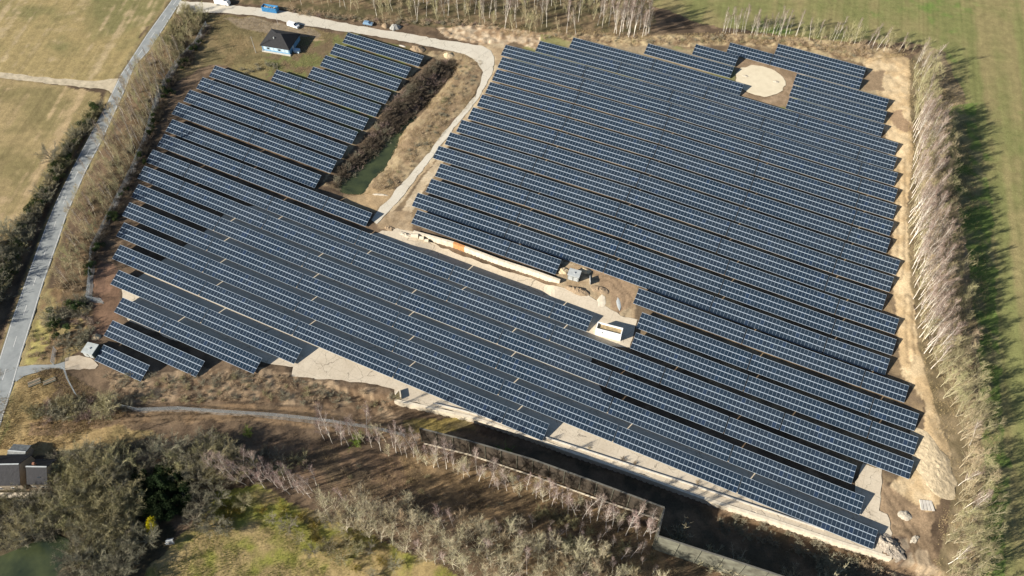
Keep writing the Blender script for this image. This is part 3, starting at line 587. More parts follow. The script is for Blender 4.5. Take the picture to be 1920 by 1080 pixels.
def pitched(x,y,a,W,D,h,hr,lab,Mr,name='house',chim=True,cat='house'):
    r=empty(name,(x,y,gz(x,y)),a,label=lab,cat=cat); b=MB(); b.box((W/2,D/2,-.5),(W-.5,D-.6,h+.4)); b.add([(.25,.3,h-.1),(.25,D-.3,h-.1),(.25,D/2,h+hr-.15),(W-.25,.3,h-.1),(W-.25,D-.3,h-.1),(W-.25,D/2,h+hr-.15)],[(0,2,1),(3,4,5)]); b.obj('wall',mat('render',(.30,.25,.19),.9,.2,1.),r)
    b=MB(); b.add([(0,0,h-.15),(W,0,h-.15),(W,D/2,h+hr),(0,D/2,h+hr),(0,D,h-.15),(W,D,h-.15),(0,0,h),(W,0,h),(W,D/2,h+hr+.15),(0,D/2,h+hr+.15),(0,D,h),(W,D,h)],[(6,7,8,9),(9,8,11,10),(0,3,2,1),(3,4,5,2),(0,1,7,6),(4,10,11,5),(0,6,9,3),(3,9,10,4),(1,2,8,7),(2,5,11,8)]); rf=b.obj('roof',Mr,r)
    b=MB(); b.bar((0,D/2,h+hr+.2),(W,D/2,h+hr+.2),.35,.12); b.obj('ridge',M_LGREY,rf)
    if chim: b=MB(); b.box((W*.3,D*.62,h+hr*.55),(.6,.6,1.8)); b.obj('chimney',M_BRICK,rf)
    b=MB(); b.box((W*.6,D*.25,h+hr*.42),(.8,.9,.12)); b.obj('roof_window',M_GLASS,rf)
    b=MB(); b.box((W*.35,.26,.2),(1,.08,2)); b.obj('door',M_WOOD,r)
    for s in (.15,.55,.78): b=MB(); b.box((W*s,.26,1.),(1,.08,1.1)); w=b.obj('window',M_WHITE,r); b=MB(); b.box((W*s,.23,1.1),(.8,.06,.9)); b.obj('pane',M_GLASS,w)
p=gp(42,913,2.6); q=gp(-60,916,2.6); aa=math.atan2(p[1]-q[1],p[0]-q[0]); pitched(q[0],q[1],aa,math.dist(p,q),9.,4.2,3.8,'dark roofed house cut by the left edge near the bottom corner',M_TILE)
p=gp(93,912,2.6); q=gp(55,912,2.6); pitched(q[0],q[1],math.atan2(p[1]-q[1],p[0]-q[0]),math.dist(p,q),7.5,4.,3.2,'dark roofed annex with a brick chimney right of the larger dark house',M_TILE)
p=gp(42,864,3); q=gp(9,862,3); pitched(q[0],q[1],math.atan2(p[1]-q[1],p[0]-q[0]),math.dist(p,q),5.,2.6,.8,'low shed with a streaked grey metal roof above the dark roofed houses',M_SHEET,'shed',False,'shed')
p=gp(322,1023,2.3); q=gp(310,1020,2.3); pitched(q[0],q[1],.2,1.8,1.5,1.7,.4,'tiny garden hut with a pale roof in the meadow corner',M_LGREY,'garden_hut',False,'hut')
t_=MB(); pp=[gp3(*q) for q in ((-5,925),(98,925),(96,932),(-5,935))]; t_.add(pp+[v+Vector((0,0,.6)) for v in pp],[(4,7,6,5),(0,1,5,4),(1,2,6,5),(2,3,7,6),(3,0,4,7)]); t_.obj('terrace',M_CREAM,label='pale raised terrace along the front of the dark roofed houses',cat='terrace')
# ---------------------------------------------------------------- vehicles
M_CARW=mat('white_car_paint',(.72,.72,.72),.25,.04,1,spec=.6); M_CARB=mat('pale_blue_car_paint',(.16,.26,.38),.3,.06,1,spec=.6); M_LAMP=mat('lamp_lens',(.7,.7,.6),.15,.05,1)
def car(px,py,ang,prof,glass,W,M,lab,cat,name):
    p=gp3(px,py); r=empty(name,p+Vector((0,0,.06)),ang,label=lab,cat=cat)
    def ext(P,w,taper=1.):
        b=MB(); n=len(P); zt=max(q[1] for q in P); vs=[]
        for s in (-1,1): vs+=[(x,s*w/2*(1-(1-taper)*max(0,(z-.95)/(zt-.95))),z) for x,z in P]
        b.add(vs,[tuple(range(n)),tuple(range(2*n-1,n-1,-1))]+[(i,n+i,n+(i+1)%n,(i+1)%n) for i in range(n)]); return b
    L=max(q[0] for q in prof); bd=ext(prof,W,.82).obj('body',M,r,bevel=.04)
    for g in glass: ext(g,W*.93,.86).obj('window',M_GLASS,r)
    for x in (L*.19,L*.80):
        for s in (-1,1): b=MB(); b.tube([(x,s*(W/2-.16),.33),(x,s*(W/2+.03),.33)],[.34,.34],14); w=b.obj('wheel',M_BLACK,r); b=MB(); b.tube([(x,s*(W/2+.0),.33),(x,s*(W/2+.05),.33)],[.2,.2],10); b.obj('rim',M_LGREY,w)
    for s in (-1,1): b=MB(); b.box((L-.03,s*(W/2-.25),.6),(.1,.35,.18)); b.obj('headlight',M_LAMP,r)
a_=math.atan2(*(np.array(gp(568,52))-np.array(gp(540,43)))[::-1])
car(541,47,a_,[(0,.35),(0,1.0),(.15,1.9),(3.6,1.95),(4.4,1.15),(5.3,1.0),(5.5,.7),(5.5,.35)],[[(3.72,1.3),(3.72,1.86),(4.33,1.2)],[(.6,1.3),(.6,1.75),(3.3,1.78),(3.3,1.3)]],2.0,M_CARW,'white van parked on the verge below the entrance path','van','parked_van')
a_=math.atan2(*(np.array(gp(700,45))-np.array(gp(682,42)))[::-1])
car(682,45,a_,[(0,.35),(0,.95),(.5,1.45),(2.5,1.5),(3.2,1.0),(4.1,.85),(4.3,.6),(4.3,.35)],[[(2.55,1.05),(2.5,1.44),(3.15,1.02)],[(.25,1.02),(.55,1.40),(2.4,1.44),(2.4,1.02)]],1.8,M_CARB,'pale blue car parked on the far side of the path beside gravel heaps','car','parked_car')
car(405,6,a_,[(0,.4),(0,2.9),(5.0,2.9),(5.1,2.3),(6.4,2.2),(6.9,1.2),(6.9,.4)],[[(5.9,1.3),(5.9,2.1),(6.6,1.3)]],2.3,M_CARW,'white box truck at the top edge beside the start of the path','truck','box_truck')
def skip():
    A=gp(492,22); Bp=gp(519,26); a,_=frame_from(A,Bp); L,W,h=7.0,2.5,2.2; r=empty('waste_container',(A[0],A[1],gz(*A)+.05),a,label='blue ribbed open-top waste container full of rubbish above the path',cat='waste container')
    for nm,c_,s in (('side_wall',(L/2,.06),(L,.12)),('side_wall',(L/2,W-.06),(L,.12)),('end_wall',(.06,W/2),(.12,W-.26)),('end_wall',(L-.06,W/2),(.12,W-.26))):
        b=MB(); b.box((*c_,.2),(*s,h)); b.obj(nm,M_DBLUE,r)
    b=MB(); b.box((L/2,W/2,.15),(L-.3,W-.3,.15)); b.obj('floor',M_DBLUE,r)
    for j in range(10):
        for y in (-.05,W+.05): b=MB(); b.box((.4+j*(L-.8)/9,y,.2),(.14,.12,h-.05)); b.obj('rib',M_DBLUE,r)
    b=MB(); 
    for j in range(26): b.box((random.uniform(.6,L-.6),random.uniform(.5,W-.5),random.uniform(1.2,1.9)),(random.uniform(.4,1.3),random.uniform(.2,.7),random.uniform(.1,.5)),random.uniform(0,3))
    b.obj('rubbish',M_WASTE,r)
skip()
# ---------------------------------------------------------------- heaps, pipes, poles
M_SANDH=mat('sand_heap',(.50,.40,.26),.95,.2,1.5,bump=.5); M_GRAVH=mat('gravel_heap',(.30,.30,.28),.95,.25,3.,bump=.5); M_BRNH=mat('soil_heap',(.27,.20,.13),.95,.3,1.5,bump=.5); M_WHH=mat('white_rubble',(.46,.41,.33),.95,.4,2.,bump=.9)
M_BANK=mat('sand_bank',(.46,.375,.25),.95,.3,.9,bump=1.)
def mound(px,py,rx,ry,h,M,lab,rot=0.,name='heap',lump=.25,cat='heap'):
    x0,y0=gp(px,py); n,mr=(26,9) if rx<4 else (60,26); b=MB(); vs=[]; z0=gz(x0,y0); C_,S_=math.cos(rot),math.sin(rot); kk=abs(hash(lab))%1
    for j in range(mr+1):
        t=j/mr
        for i in range(n):
            a=2*math.pi*i/n; q=t*(1+.22*(float(vn(math.cos(a)*3+px,math.sin(a)*3+py,1.3,3))-.5)*2); X=rx*q*math.cos(a); Y=ry*q*math.sin(a); x=x0+X*C_-Y*S_; y=y0+X*S_+Y*C_
            zz=h*(1-t)**.8*(1-.25*(1-t))+ (float(fbm(x*(3 if rx<4 else 1.3),y*(3 if rx<4 else 1.3),1.6,4,3))-.5)*lump*2*h*(1-t*.9)*(t>0); vs.append((x-x0,y-y0,gz(x,y)-z0+(zz if t<1 else -.3)))
    b.add(vs,[(j*n+i,(j+1)*n+i,(j+1)*n+(i+1)%n,j*n+(i+1)%n) for j in range(mr) for i in range(n)])
    o=b.obj(name,M,smooth=False,label=lab,cat=cat); o.location=(x0,y0,z0); return o
mound(723,49,1.9,1.7,1.8,M_BRNH,'brownish gravel heap right beside the pale blue car'); mound(741,52,2.5,2.1,2.3,M_GRAVH,'light grey conical gravel heap, second right of the pale blue car')
mound(783,93,3.4,2.4,1.6,M_BRNH,'tan soil heap just below the path near the top panel row',-.4); mound(841,104,2.3,1.9,1.4,M_SANDH,'pale sand heap inside the path bend above the trench')
mound(754,86,1.9,.5,.35,M_PALE,'flat white bundle beside the tan soil heap',-.4,'bundle',.1,'bundle')
mound(1397,143,1.4,.8,.7,M_WHH,'small stone pile on the left side of the sandy pad',-.3); mound(1455,154,1.3,.9,.7,M_WHH,'small stone pile on the right side of the sandy pad',-.2)
mound(1697,967,1.9,1.5,.9,M_WHH,'pale conical heap at the lower right of the panel field'); mound(1715,1011,1.7,.8,.5,M_WHH,'small white rubble heap right of the lowest panel row',.6,lump=.6)
mound(180,632,1.6,1.3,1.1,M_SANDH,'orange sand heap above the left transformer hut'); mound(1098,508,1.9,1.2,1.1,M_SANDH,'pale sand heap right of the middle transformer hut',-.3)
mound(1125,543,3.2,1.6,.8,M_BRNH,'churned soil heap in the works area below the hut',-.4,lump=.5); mound(1082,545,4.2,1.6,1.4,M_BRNH,'broken slope of rubble at the right end of the middle wall',-.42,lump=.6); mound(1056,508,2.0,1.4,1.1,M_SANDH,'sand lump between the wall end and the transformer hut',lump=.4)
mound(1750,868,5.4,10.5,.75,M_BANK,'large pale sand bank at the right end of the lower rows',.2,lump=.35); mound(1665,1022,5.0,2.6,1.3,mat('broken_rubble',(.36,.31,.25),.95,.6,2.5,bump=.9),'long heap of broken concrete beside the lowest panel corner',-.7,lump=.9)
mound(760,440,3.2,1.,.7,M_WHH,'white crumpled sheeting at the left end of the middle wall',-.5,'sheeting',.7,'sheeting')
mound(730,428,2.,1.2,.6,M_BRNH,'small tangle of rubble left of the middle wall',-.4,lump=.9)
for i,(px,py,l,rr) in enumerate(((778,445,2.6,.85),(791,449,1.6,.75),(800,453,1.4,.6))):
    p=gp3(px,py); b=MB(); a=TH+math.pi+.35; d=Vector((math.cos(a),math.sin(a),0)); n=20
    b.tube([Vector((0,0,rr))-d*l/2,Vector((0,0,rr))+d*l/2],[rr,rr],n); o=b.obj('concrete_pipe',M_CREAM,label=['largest pale concrete pipe lying below the middle wall','middle one of three concrete pipes below the middle wall','smallest concrete pipe, furthest right below the middle wall'][i],cat='pipe',group='concrete pipes by the middle wall'); o.location=p
def pole(px,py,h,lab,name='utility_pole',w=.14,M=M_PALE,arm=True):
    p=gp3(px,py); r=empty(name,p,label=lab,cat='pole'); b=MB(); b.tube([(0,0,-.5),(0,0,h)],[w,w*.7],8); b.obj('shaft',M,r)
    if arm: b=MB(); b.bar((-.7,0,h-.3),(.7,0,h-.3),.1); b.obj('crossarm',M_WOOD,r)
pole(480,99,8.,'pale thin pole standing on the grass left of the blue house'); pole(522,48,4.5,'short pale pole between the blue house and the path',w=.09,arm=False); pole(690,58,3.,'thin post at the lower path edge above the top panel row','marker_post',.06,arm=False)
b=MB(); 
r=empty('slab_stack',gp3(1737,948),-.1,label='row of white concrete slabs lying beside the right treeline',cat='slabs')
for j in range(4): b=MB(); b.box((-1.35+j*.9,0,.02),(.75,2.9,.3),.05*j-.06); b.obj('slab',M_PALE,r,bevel=.03)
r=empty('culvert',gp3(656,352),.75,label='pale concrete culvert head at the lower end of the pond',cat='culvert'); b=MB(); b.box((0,0,-.8),(4.,1.5,1.3)); b.obj('channel',M_CREAM,r); b=MB(); b.box((1.9,0,-1.),(.4,2.4,2.)); b.obj('headwall',M_CREAM,r)
mound(712,365,3.4,.6,.45,M_WHH,'thin white rubble line crossing below the pond',-.15,'rubble_line',.4,'rubble')
mound(1128,565,1.6,3.,.18,M_CREAM,'pale dumped concrete patch in the works area',-.2,'concrete_patch',.2,'concrete'); mound(1160,570,.7,2.6,.15,M_LGREY,'narrow grey slab between curved tyre tracks in the works area',.05,'slab',.05,'slab')
b=MB(); p=gp3(1106,528); b.bar(p+Vector((0,-1.3,.9)),p+Vector((0,1.3,.9)),.15,1.7); b.obj('steel_sheet',M_STEEL,label='upright grey steel sheet beside the transformer hut',cat='sheet')
mound(1057,497,.8,.6,.9,M_GREYW,'dark covered box in shade left of the transformer hut',0,'covered_box',.1,'box')
def gate(px1,py1,px2,py2,h,lab):
    p,q=gp3(px1,py1),gp3(px2,py2); r=empty('gate',p,label=lab,cat='gate'); d=q-p
    for s in (0,1): b=MB(); b.bar(d*s+Vector((0,0,-.3)),d*s+Vector((0,0,h)),.16); b.obj('post',M_STEEL,r)
    b=MB(); n=40
    for z in (.15,h*.5,h-.1): b.bar(Vector((0,0,z)),d+Vector((0,0,z)),.07)
    for j in range(1,n): b.bar(d*j/n+Vector((0,0,.15)),d*j/n+Vector((0,0,h-.1)),.03)
    b.obj('leaf',M_STEEL,r)
gate(101,684,106,657,2.2,'grey mesh gate across the drive from the road')
def bench(px,py,ang,n,lab):
    r=empty('timber_stack',gp3(px,py),ang,label=lab,cat='timber')
    for j in range(n): b=MB(); b.box((0,j*.55,.05),(3.6,.4,.35),random.uniform(-.05,.05)); b.obj('beam',M_WOOD if j%2 else M_GREYW,r)
bench(66,722,.5,4,'dark timber pieces lying on the grass left of the entrance'); bench(94,718,.45,3,'light timber pieces lying just right of the dark ones')
M_WIRE=mat('fence_wire',(.36,.40,.42),.6,.1,3)
def fence(P,h,lab,sp=.22):
    pts=[gp3(*q) for q in P]; r=empty('mesh_fence',pts[0],label=lab,cat='fence'); o=pts[0]; w=MB()
    for p,q in zip(pts,pts[1:]):
        L=(q-p).length; n=max(1,round(L/3))
        for j in range(n): 
            c_=p.lerp(q,j/n); c_.z=gz(c_.x,c_.y); e=p.lerp(q,(j+1)/n); e.z=gz(e.x,e.y); b=MB(); b.bar(c_-o+Vector((0,0,-.3)),c_-o+Vector((0,0,h+.1)),.08); b.obj('post',M_STEEL,r)
            m_=round(L/n/sp)
            for i in range(m_): x=c_.lerp(e,i/m_)-o; w.bar(x,x+Vector((0,0,h)),.022)
            for k in range(9): z=Vector((0,0,h*k/8+.03)); w.bar(c_-o+z,e-o+z,.022)
    w.obj('wire_mesh',M_WIRE,r)
fence([(388,48),(368,84),(331,122),(297,180),(284,225),(271,270),(249,320),(224,370),(199,420),(174,470),(169,535),(166,562),(195,567)],2.2,'long mesh fence between the left tree belt and the panel rows')
fence([(225,763),(262,771),(337,768),(400,773),(480,778),(562,785),(620,792),(700,804),(760,819)],2.,'mesh fence crossing the waste ground below the lower left rows')
fence([(122,692),(130,715),(145,743)],2.,'short pale fence running down from the entry slab')
# water
M_WATER=mat('pond_water',(.050,.060,.026),.10,.3,.10,spec=.4,c2=(.014,.022,.014))
wz=float(terrain(*ground_at(700,300)))-1.75
Pw=[ground_at(*q,h=-1.75) for q in ((628,345),(640,365),(690,368),(715,352),(745,315),(775,275),(800,225),(780,205),(745,225),(690,285))]
drape('trench_water',[Vector(q) for q in Pw],M_WATER,8,0,lambda x,y: np.full(np.shape(x),wz)) 
drape('pond_water',[(-260,1010),(-60,1050),(0,1046),(60,1020),(105,1003),(130,1012),(137,1040),(132,1090),(110,1180),(-260,1300)],M_WATER,4,.35,lambda x,y: np.full(np.shape(x),float(ground_z(*ground_at(60,1060)))))
# ---------------------------------------------------------------- trees
def bark(n,c,v=.2,ov=.15): return mat(n,c,.9,v,2.5,obj_var=ov,spec=.1)
M_BIRCH=bark('birch_bark',(.66,.61,.54),.12,.1); M_BARK=bark('pale_bark',(.40,.355,.24)); M_DARKB=bark('grey_bark',(.27,.235,.18))
M_TWP=bark('purple_twigs',(.29,.22,.18),.25,.2); M_TWO=bark('olive_twigs',(.29,.265,.145),.25,.35); M_TWG=bark('grey_twigs',(.25,.235,.165),.25,.35); M_TWT=bark('tan_twigs',(.39,.31,.20),.25,.2)
M_GRN=bark('moss_green_twigs',(.20,.27,.05),.3,.2); M_EVG=bark('evergreen_leaves',(.024,.040,.015),.4,.2); M_YEL=bark('yellow_blossom',(.60,.48,.02),.2,.05); M_YOL=bark('golden_olive_twigs',(.23,.19,.035),.3,.15); M_TWPK=bark('pinkish_twigs',(.33,.25,.215),.25,.2); M_PALEB=bark('whitish_bark',(.55,.50,.39)); M_TWW=bark('pale_olive_twigs',(.42,.375,.25),.25,.2); M_TWD=bark('dark_twigs',(.13,.105,.075),.25,.2); M_IVY=bark('ivy_leaves',(.06,.085,.03),.4,.25)
def tri_strips(B,P,D,L,w,r):
    """a thin tapering twig as one triangle"""
    for p,d,l in zip(P,D,L):
        s=Vector(r.randn(3)).cross(d); 
        if s.length<1e-3: continue
        s.normalize(); p=Vector(p); n=len(B.v); B.v+=[tuple(p-s*w/2),tuple(p+s*w/2),tuple(p+Vector(d)*l)]; B.f.append((n,n+1,n+2))
def unit(v): v=Vector(v); v.normalize(); return v
def tree_proto(kind,seed):
    r=np.random.RandomState(seed); T=MB(); K=MB()
    def limb(p,d,L,r0,depth,n=5,bend=.25,up=.0,sides=4,tw=0,tl=.6,w=.03,spread=.9):
        pts=[Vector(p)]; d=unit(d); rad=[r0]
        for i in range(n):
            d=unit(d+Vector(r.randn(3))*bend*.35+Vector((0,0,up))); pts.append(pts[-1]+d*L/n); rad.append(max(.012,r0*(1-.85*(i+1)/n)))
        T.tube(pts,rad,sides,False)
        for _ in range(tw):
            t=r.uniform(.15,1); k=min(int(t*n),n-1); q=pts[k].lerp(pts[k+1],t*n-k); dd=unit(d+Vector(r.randn(3))*spread*.7+Vector((0,0,.25)))
            l=tl*r.uniform(.5,1.3); tri_strips(K,[q],[dd],[l],w,r)
            e=q+dd*l*.5
            for _2 in range(2): tri_strips(K,[e],[unit(dd+Vector(r.randn(3))*.55)],[l*.7],w*.8,r)
        return pts
    if kind=='birch':
        H=12; pts=limb((0,0,-.3),(r.uniform(-.1,.1),r.uniform(-.1,.1),1),H,.10,0,9,.16,.10,6)
        for i in range(26):
            t=r.uniform(.30,.95); k=min(int(t*9),8); q=pts[k].lerp(pts[k+1],t*9-k); a=r.uniform(0,6.28); L=(1-t)*3.6+.8
            limb(q,(math.cos(a),math.sin(a),r.uniform(1.4,2.6)),L,.034*(1.3-t),1,4,.22,.04,3,13,.8,.032,.55)
    elif kind=='pale':
        H=12; st=r.randint(1,4)
        for s in range(st):
            a0=r.uniform(0,6.28); ln=.08+.10*s; pts=limb((0,0,-.3),(math.cos(a0)*ln,math.sin(a0)*ln,1),H*r.uniform(.8,1),.085,0,8,.25,.08,5)
            for i in range(20//st+5):
                t=r.uniform(.2,.95); k=min(int(t*8),7); q=pts[k].lerp(pts[k+1],t*8-k); a=r.uniform(0,6.28); L=(1-t)*4.6+1.2
                limb(q,(math.cos(a),math.sin(a),r.uniform(1.2,2.4)),L,.042*(1.25-t),1,5,.3,.05,3,13,.95,.036,.55)
    elif kind=='broad':
        H=8; pts=limb((0,0,-.3),(0,0,1),2.2,.28,0,3,.2,0,6)
        for i in range(13):
            a=i*2.4+r.uniform(-.3,.3); e=r.uniform(.25,1.5); q=pts[-1 if i%2 else -2]; pp=limb(q,(math.cos(a),math.sin(a),e),r.uniform(3.6,5),.11,1,6,.5,.05,4,26,.9,.042)
            for j in range(4):
                q2=pp[r.randint(2,6)]; limb(q2,(math.cos(a)+r.randn()*.7,math.sin(a)+r.randn()*.7,r.uniform(.1,1.2)),r.uniform(1.5,2.6),.04,2,4,.5,.05,3,22,.8,.042)
    elif kind=='shrub':
        for i in range(22):
            a=r.uniform(0,6.28); e=r.uniform(.3,2.2); limb((r.randn()*.3,r.randn()*.3,-.2),(math.cos(a),math.sin(a),e),r.uniform(1.4,2.6),.025,1,4,.4,.05,3,22,.55,.04)
    elif kind=='leafy':
        T.tube([(0,0,-.3),(0,0,2)],[.15,.08],5); N=2600
        cs=[(r.randn()*1.0,r.randn()*1.0,r.uniform(1.2,4.2),r.uniform(.7,1.3)) for _ in range(9)]
        for i in range(N):
            c=cs[r.randint(9)]; u=unit(r.randn(3)); q=Vector(c[:3])+u*c[3]*r.uniform(.6,1.05); d=unit(u+Vector(r.randn(3))*.5); s=d.cross(Vector(r.randn(3))).normalized(); l=r.uniform(.16,.34); n=len(K.v)
            K.v+=[tuple(q-s*l*.4),tuple(q+s*l*.4),tuple(q+d*l)]; K.f.append((n,n+1,n+2))
    elif kind=='conifer':
        T.tube([(0,0,-.3),(0,0,7)],[.2,.03],5); 
        for i in range(3000):
            t=r.uniform(.06,1)**.8; a=r.uniform(0,6.28); R_=(1-t)*2.1+.1; q=Vector((math.cos(a)*R_*r.uniform(.35,1),math.sin(a)*R_*r.uniform(.35,1),t*7.2)); d=unit((math.cos(a),math.sin(a),-.1+r.randn()*.3)); s=d.cross(Vector(r.randn(3))).normalized(); l=r.uniform(.2,.45); n=len(K.v)
            K.v+=[tuple(q-s*l*.25),tuple(q+s*l*.25),tuple(q+d*l)]; K.f.append((n,n+1,n+2))
    def me(B,nm):
        m_=bpy.data.meshes.new(nm); m_.from_pydata(B.v,[],B.f); return m_
    return T,K,me
VARS={'birch':(M_BIRCH,M_TWP,'trunk','crown'),'pale':(M_BARK,M_TWO,'trunk','crown'),'tan':(M_BARK,M_TWT,'trunk','crown'),'broad':(M_DARKB,M_TWG,'trunk','crown'),'broadolive':(M_BARK,M_TWO,'trunk','crown'),'palewhite':(M_PALEB,M_TWW,'trunk','crown'),'litshrub':(M_PALEB,M_TWW,'stem','foliage'),'pinkbirch':(M_BIRCH,M_TWPK,'trunk','crown'),
 'shrub':(M_DARKB,M_TWG,'stem','foliage'),'tanshrub':(M_BARK,M_TWT,'stem','foliage'),'oliveshrub':(M_BARK,M_TWO,'stem','foliage'),'greenshrub':(M_BARK,M_GRN,'stem','foliage'),'goldshrub':(M_BARK,M_YOL,'stem','foliage'),'purpleshrub':(M_DARKB,M_TWP,'stem','foliage'),'darkshrub':(M_DARKB,M_TWD,'stem','foliage'),'ivy':(M_DARKB,M_IVY,'trunk','foliage'),'evergreen':(M_DARKB,M_EVG,'trunk','foliage'),'conifer':(M_DARKB,M_EVG,'trunk','crown'),'forsythia':(M_DARKB,M_YEL,'stem','blossom')}
BASE={'palewhite':'pale','litshrub':'shrub','birch':'birch','pinkbirch':'birch','pale':'pale','tan':'pale','broad':'broad','broadolive':'broad','shrub':'shrub','tanshrub':'shrub','oliveshrub':'shrub','greenshrub':'shrub','goldshrub':'shrub','purpleshrub':'shrub','darkshrub':'shrub','ivy':'leafy','evergreen':'leafy','conifer':'conifer','forsythia':'leafy'}
SHAPES={}; MESH={}
def meshes(var,i):
    b=BASE[var]; key=(b,i)
    if key not in SHAPES: SHAPES[key]=tree_proto(b,sum(map(ord,b))+i*13)
    k2=(var,i)
    if k2 not in MESH:
        T,K,me=SHAPES[key]; a,c=me(T,VARS[var][2]),me(K,VARS[var][3]); a.materials.append(VARS[var][0]); c.materials.append(VARS[var][1]); MESH[k2]=(a,c)
    return MESH[k2]
NV={'birch':6,'pale':6,'broad':4,'shrub':4,'leafy':3,'conifer':2}
HB={'birch':12,'pale':12,'broad':7.,'shrub':2.6,'leafy':4.6,'conifer':7.2}
KIND={'palewhite':'bare_tree','birch':'birch_tree','pinkbirch':'birch_tree','pale':'bare_tree','tan':'bare_tree','broad':'broad_tree','broadolive':'broad_tree','ivy':'evergreen_shrub','evergreen':'evergreen_tree','conifer':'conifer_tree','forsythia':'flowering_bush'}
PLANTS=[]
def plant(x,y,var,h,label,group=None,wide=1.,cat=None):
    b=BASE[var]; PLANTS.append(dict(x=x,y=y,var=var,i=int(rng.randint(NV[b])),h=h,label=label,group=group,wide=wide,rot=(rng.randn()*.035,rng.randn()*.035,rng.uniform(0,6.28))))
COUNT={}
def scatter(P,n,mix,group,labels,mind=2.,dens=None):
    Pg=gpoly(P); x0,y0=Pg.min(0); x1,y1=Pg.max(0); pts=[]; tries=0
    while len(pts)<n and tries<n*60:
        tries+=1; x=rng.uniform(x0,x1); y=rng.uniform(y0,y1)
        if not inpoly(np.array(x),np.array(y),Pg): continue
        if any((x-a)**2+(y-b)**2<mind*mind for a,b in pts[-400:]): continue
        pts.append((x,y))
    w=np.array([m_[1] for m_ in mix],float); w/=w.sum()
    for x,y in pts:
        var,_,h0_,h1_,wd=mix[rng.choice(len(mix),p=w)]; plant(x,y,var,rng.uniform(h0_,h1_),labels[var],group,wd)
# right belt
RB=[(1704,128),(1728,108),(1748,128),(1752,250),(1742,400),(1752,540),(1772,660),(1800,740),(1825,830),(1840,960),(1830,1120),(1765,1120),(1768,1000),(1792,930),(1796,840),(1768,770),(1735,690),(1716,620),(1706,520),(1700,400),(1712,280)]
def sub(P,ylo,yhi): return [q for q in P if ylo<=q[1]<=yhi]
scatter([(1706,230),(1750,240),(1748,330),(1740,400),(1750,540),(1770,650),(1740,690),(1716,620),(1706,520),(1700,400),(1712,280)],215,[('birch',6,13,18.5,.85),('tan',2.5,10,15,.8),('pale',1.5,9,14,.9)],'trees of the right belt, middle stretch',{'birch':'tall white-trunked birch in the middle stretch of the right tree belt','tan':'bare tan tree among birches in the middle of the right belt','pale':'bare olive tree among birches in the middle of the right belt'},1.5)
scatter([(1704,128),(1728,108),(1748,128),(1752,250),(1712,260),(1710,200)],42,[('pale',6,8,13,1.),('birch',1,11,15,.8)],'trees of the right belt, upper end',{'pale':'bare olive tree at the upper end of the right tree belt','birch':'white-trunked birch at the upper end of the right tree belt'},1.7)
scatter([(1740,690),(1770,655),(1800,740),(1825,830),(1842,960),(1835,1120),(1765,1120),(1770,1000),(1794,930),(1800,840),(1775,770)],92,[('pale',7,9,14,1.05),('tan',2,9,13,1.),('birch',1,12,16,.8)],'trees of the right belt, lower end',{'pale':'bare olive tree in the lower stretch of the right tree belt','tan':'bare tan tree in the lower stretch of the right tree belt','birch':'white-trunked birch in the lower stretch of the right tree belt'},2.2)
scatter([(1748,240),(1775,240),(1778,400),(1790,540),(1815,680),(1845,800),(1825,830),(1795,740),(1770,655),(1750,540),(1742,400)],115,[('tan',2,9,13,1.),('pale',3,9,13,1.)],'outer trees of the right belt',{'tan':'bare tan tree on the field side of the right tree belt','pale':'bare olive tree on the field side of the right tree belt'},2.4)
# upper rows
scatter([(1215,30),(1222,66),(1160,72),(1000,66),(940,60),(860,38),(800,42),(690,36),(600,20),(520,0),(430,-60),(1215,-60)],390,[('birch',5,12,17,.75),('pale',2.5,9,14,.9),('tan',2,8,12,.9)],'trees of the wood along the top edge',{'birch':'slender white-trunked birch in the wood along the top edge','pale':'bare olive tree in the wood along the top edge','tan':'bare tan tree in the wood along the top edge'},2.3)
scatter([(1150,52),(1216,56),(1214,72),(1155,72)],16,[('birch',1,15,18,.9)],'tall birches at the right end of the top wood',{'birch':'tall bright birch at the right end of the top wood'},1.5)
scatter([(1352,56),(1440,60),(1500,66),(1498,74),(1420,72),(1350,66)],34,[('birch',1,9,15,.75)],'birches in the short row above the sandy pad',{'birch':'slim white birch in the short row above the topmost panels'},1.1)
scatter([(1500,66),(1580,74),(1700,92),(1715,104),(1650,100),(1580,86),(1500,76)],40,[('birch',1.5,8,13,.75),('pale',2,6,10,.9),('tanshrub',1,2,3,1.)],'row of small trees at the upper right corner',{'birch':'slim white birch in the row left of the upper right corner','pale':'small bare olive tree in the row left of the upper right corner','tanshrub':'low tan bush in the row left of the upper right corner'},1.5)
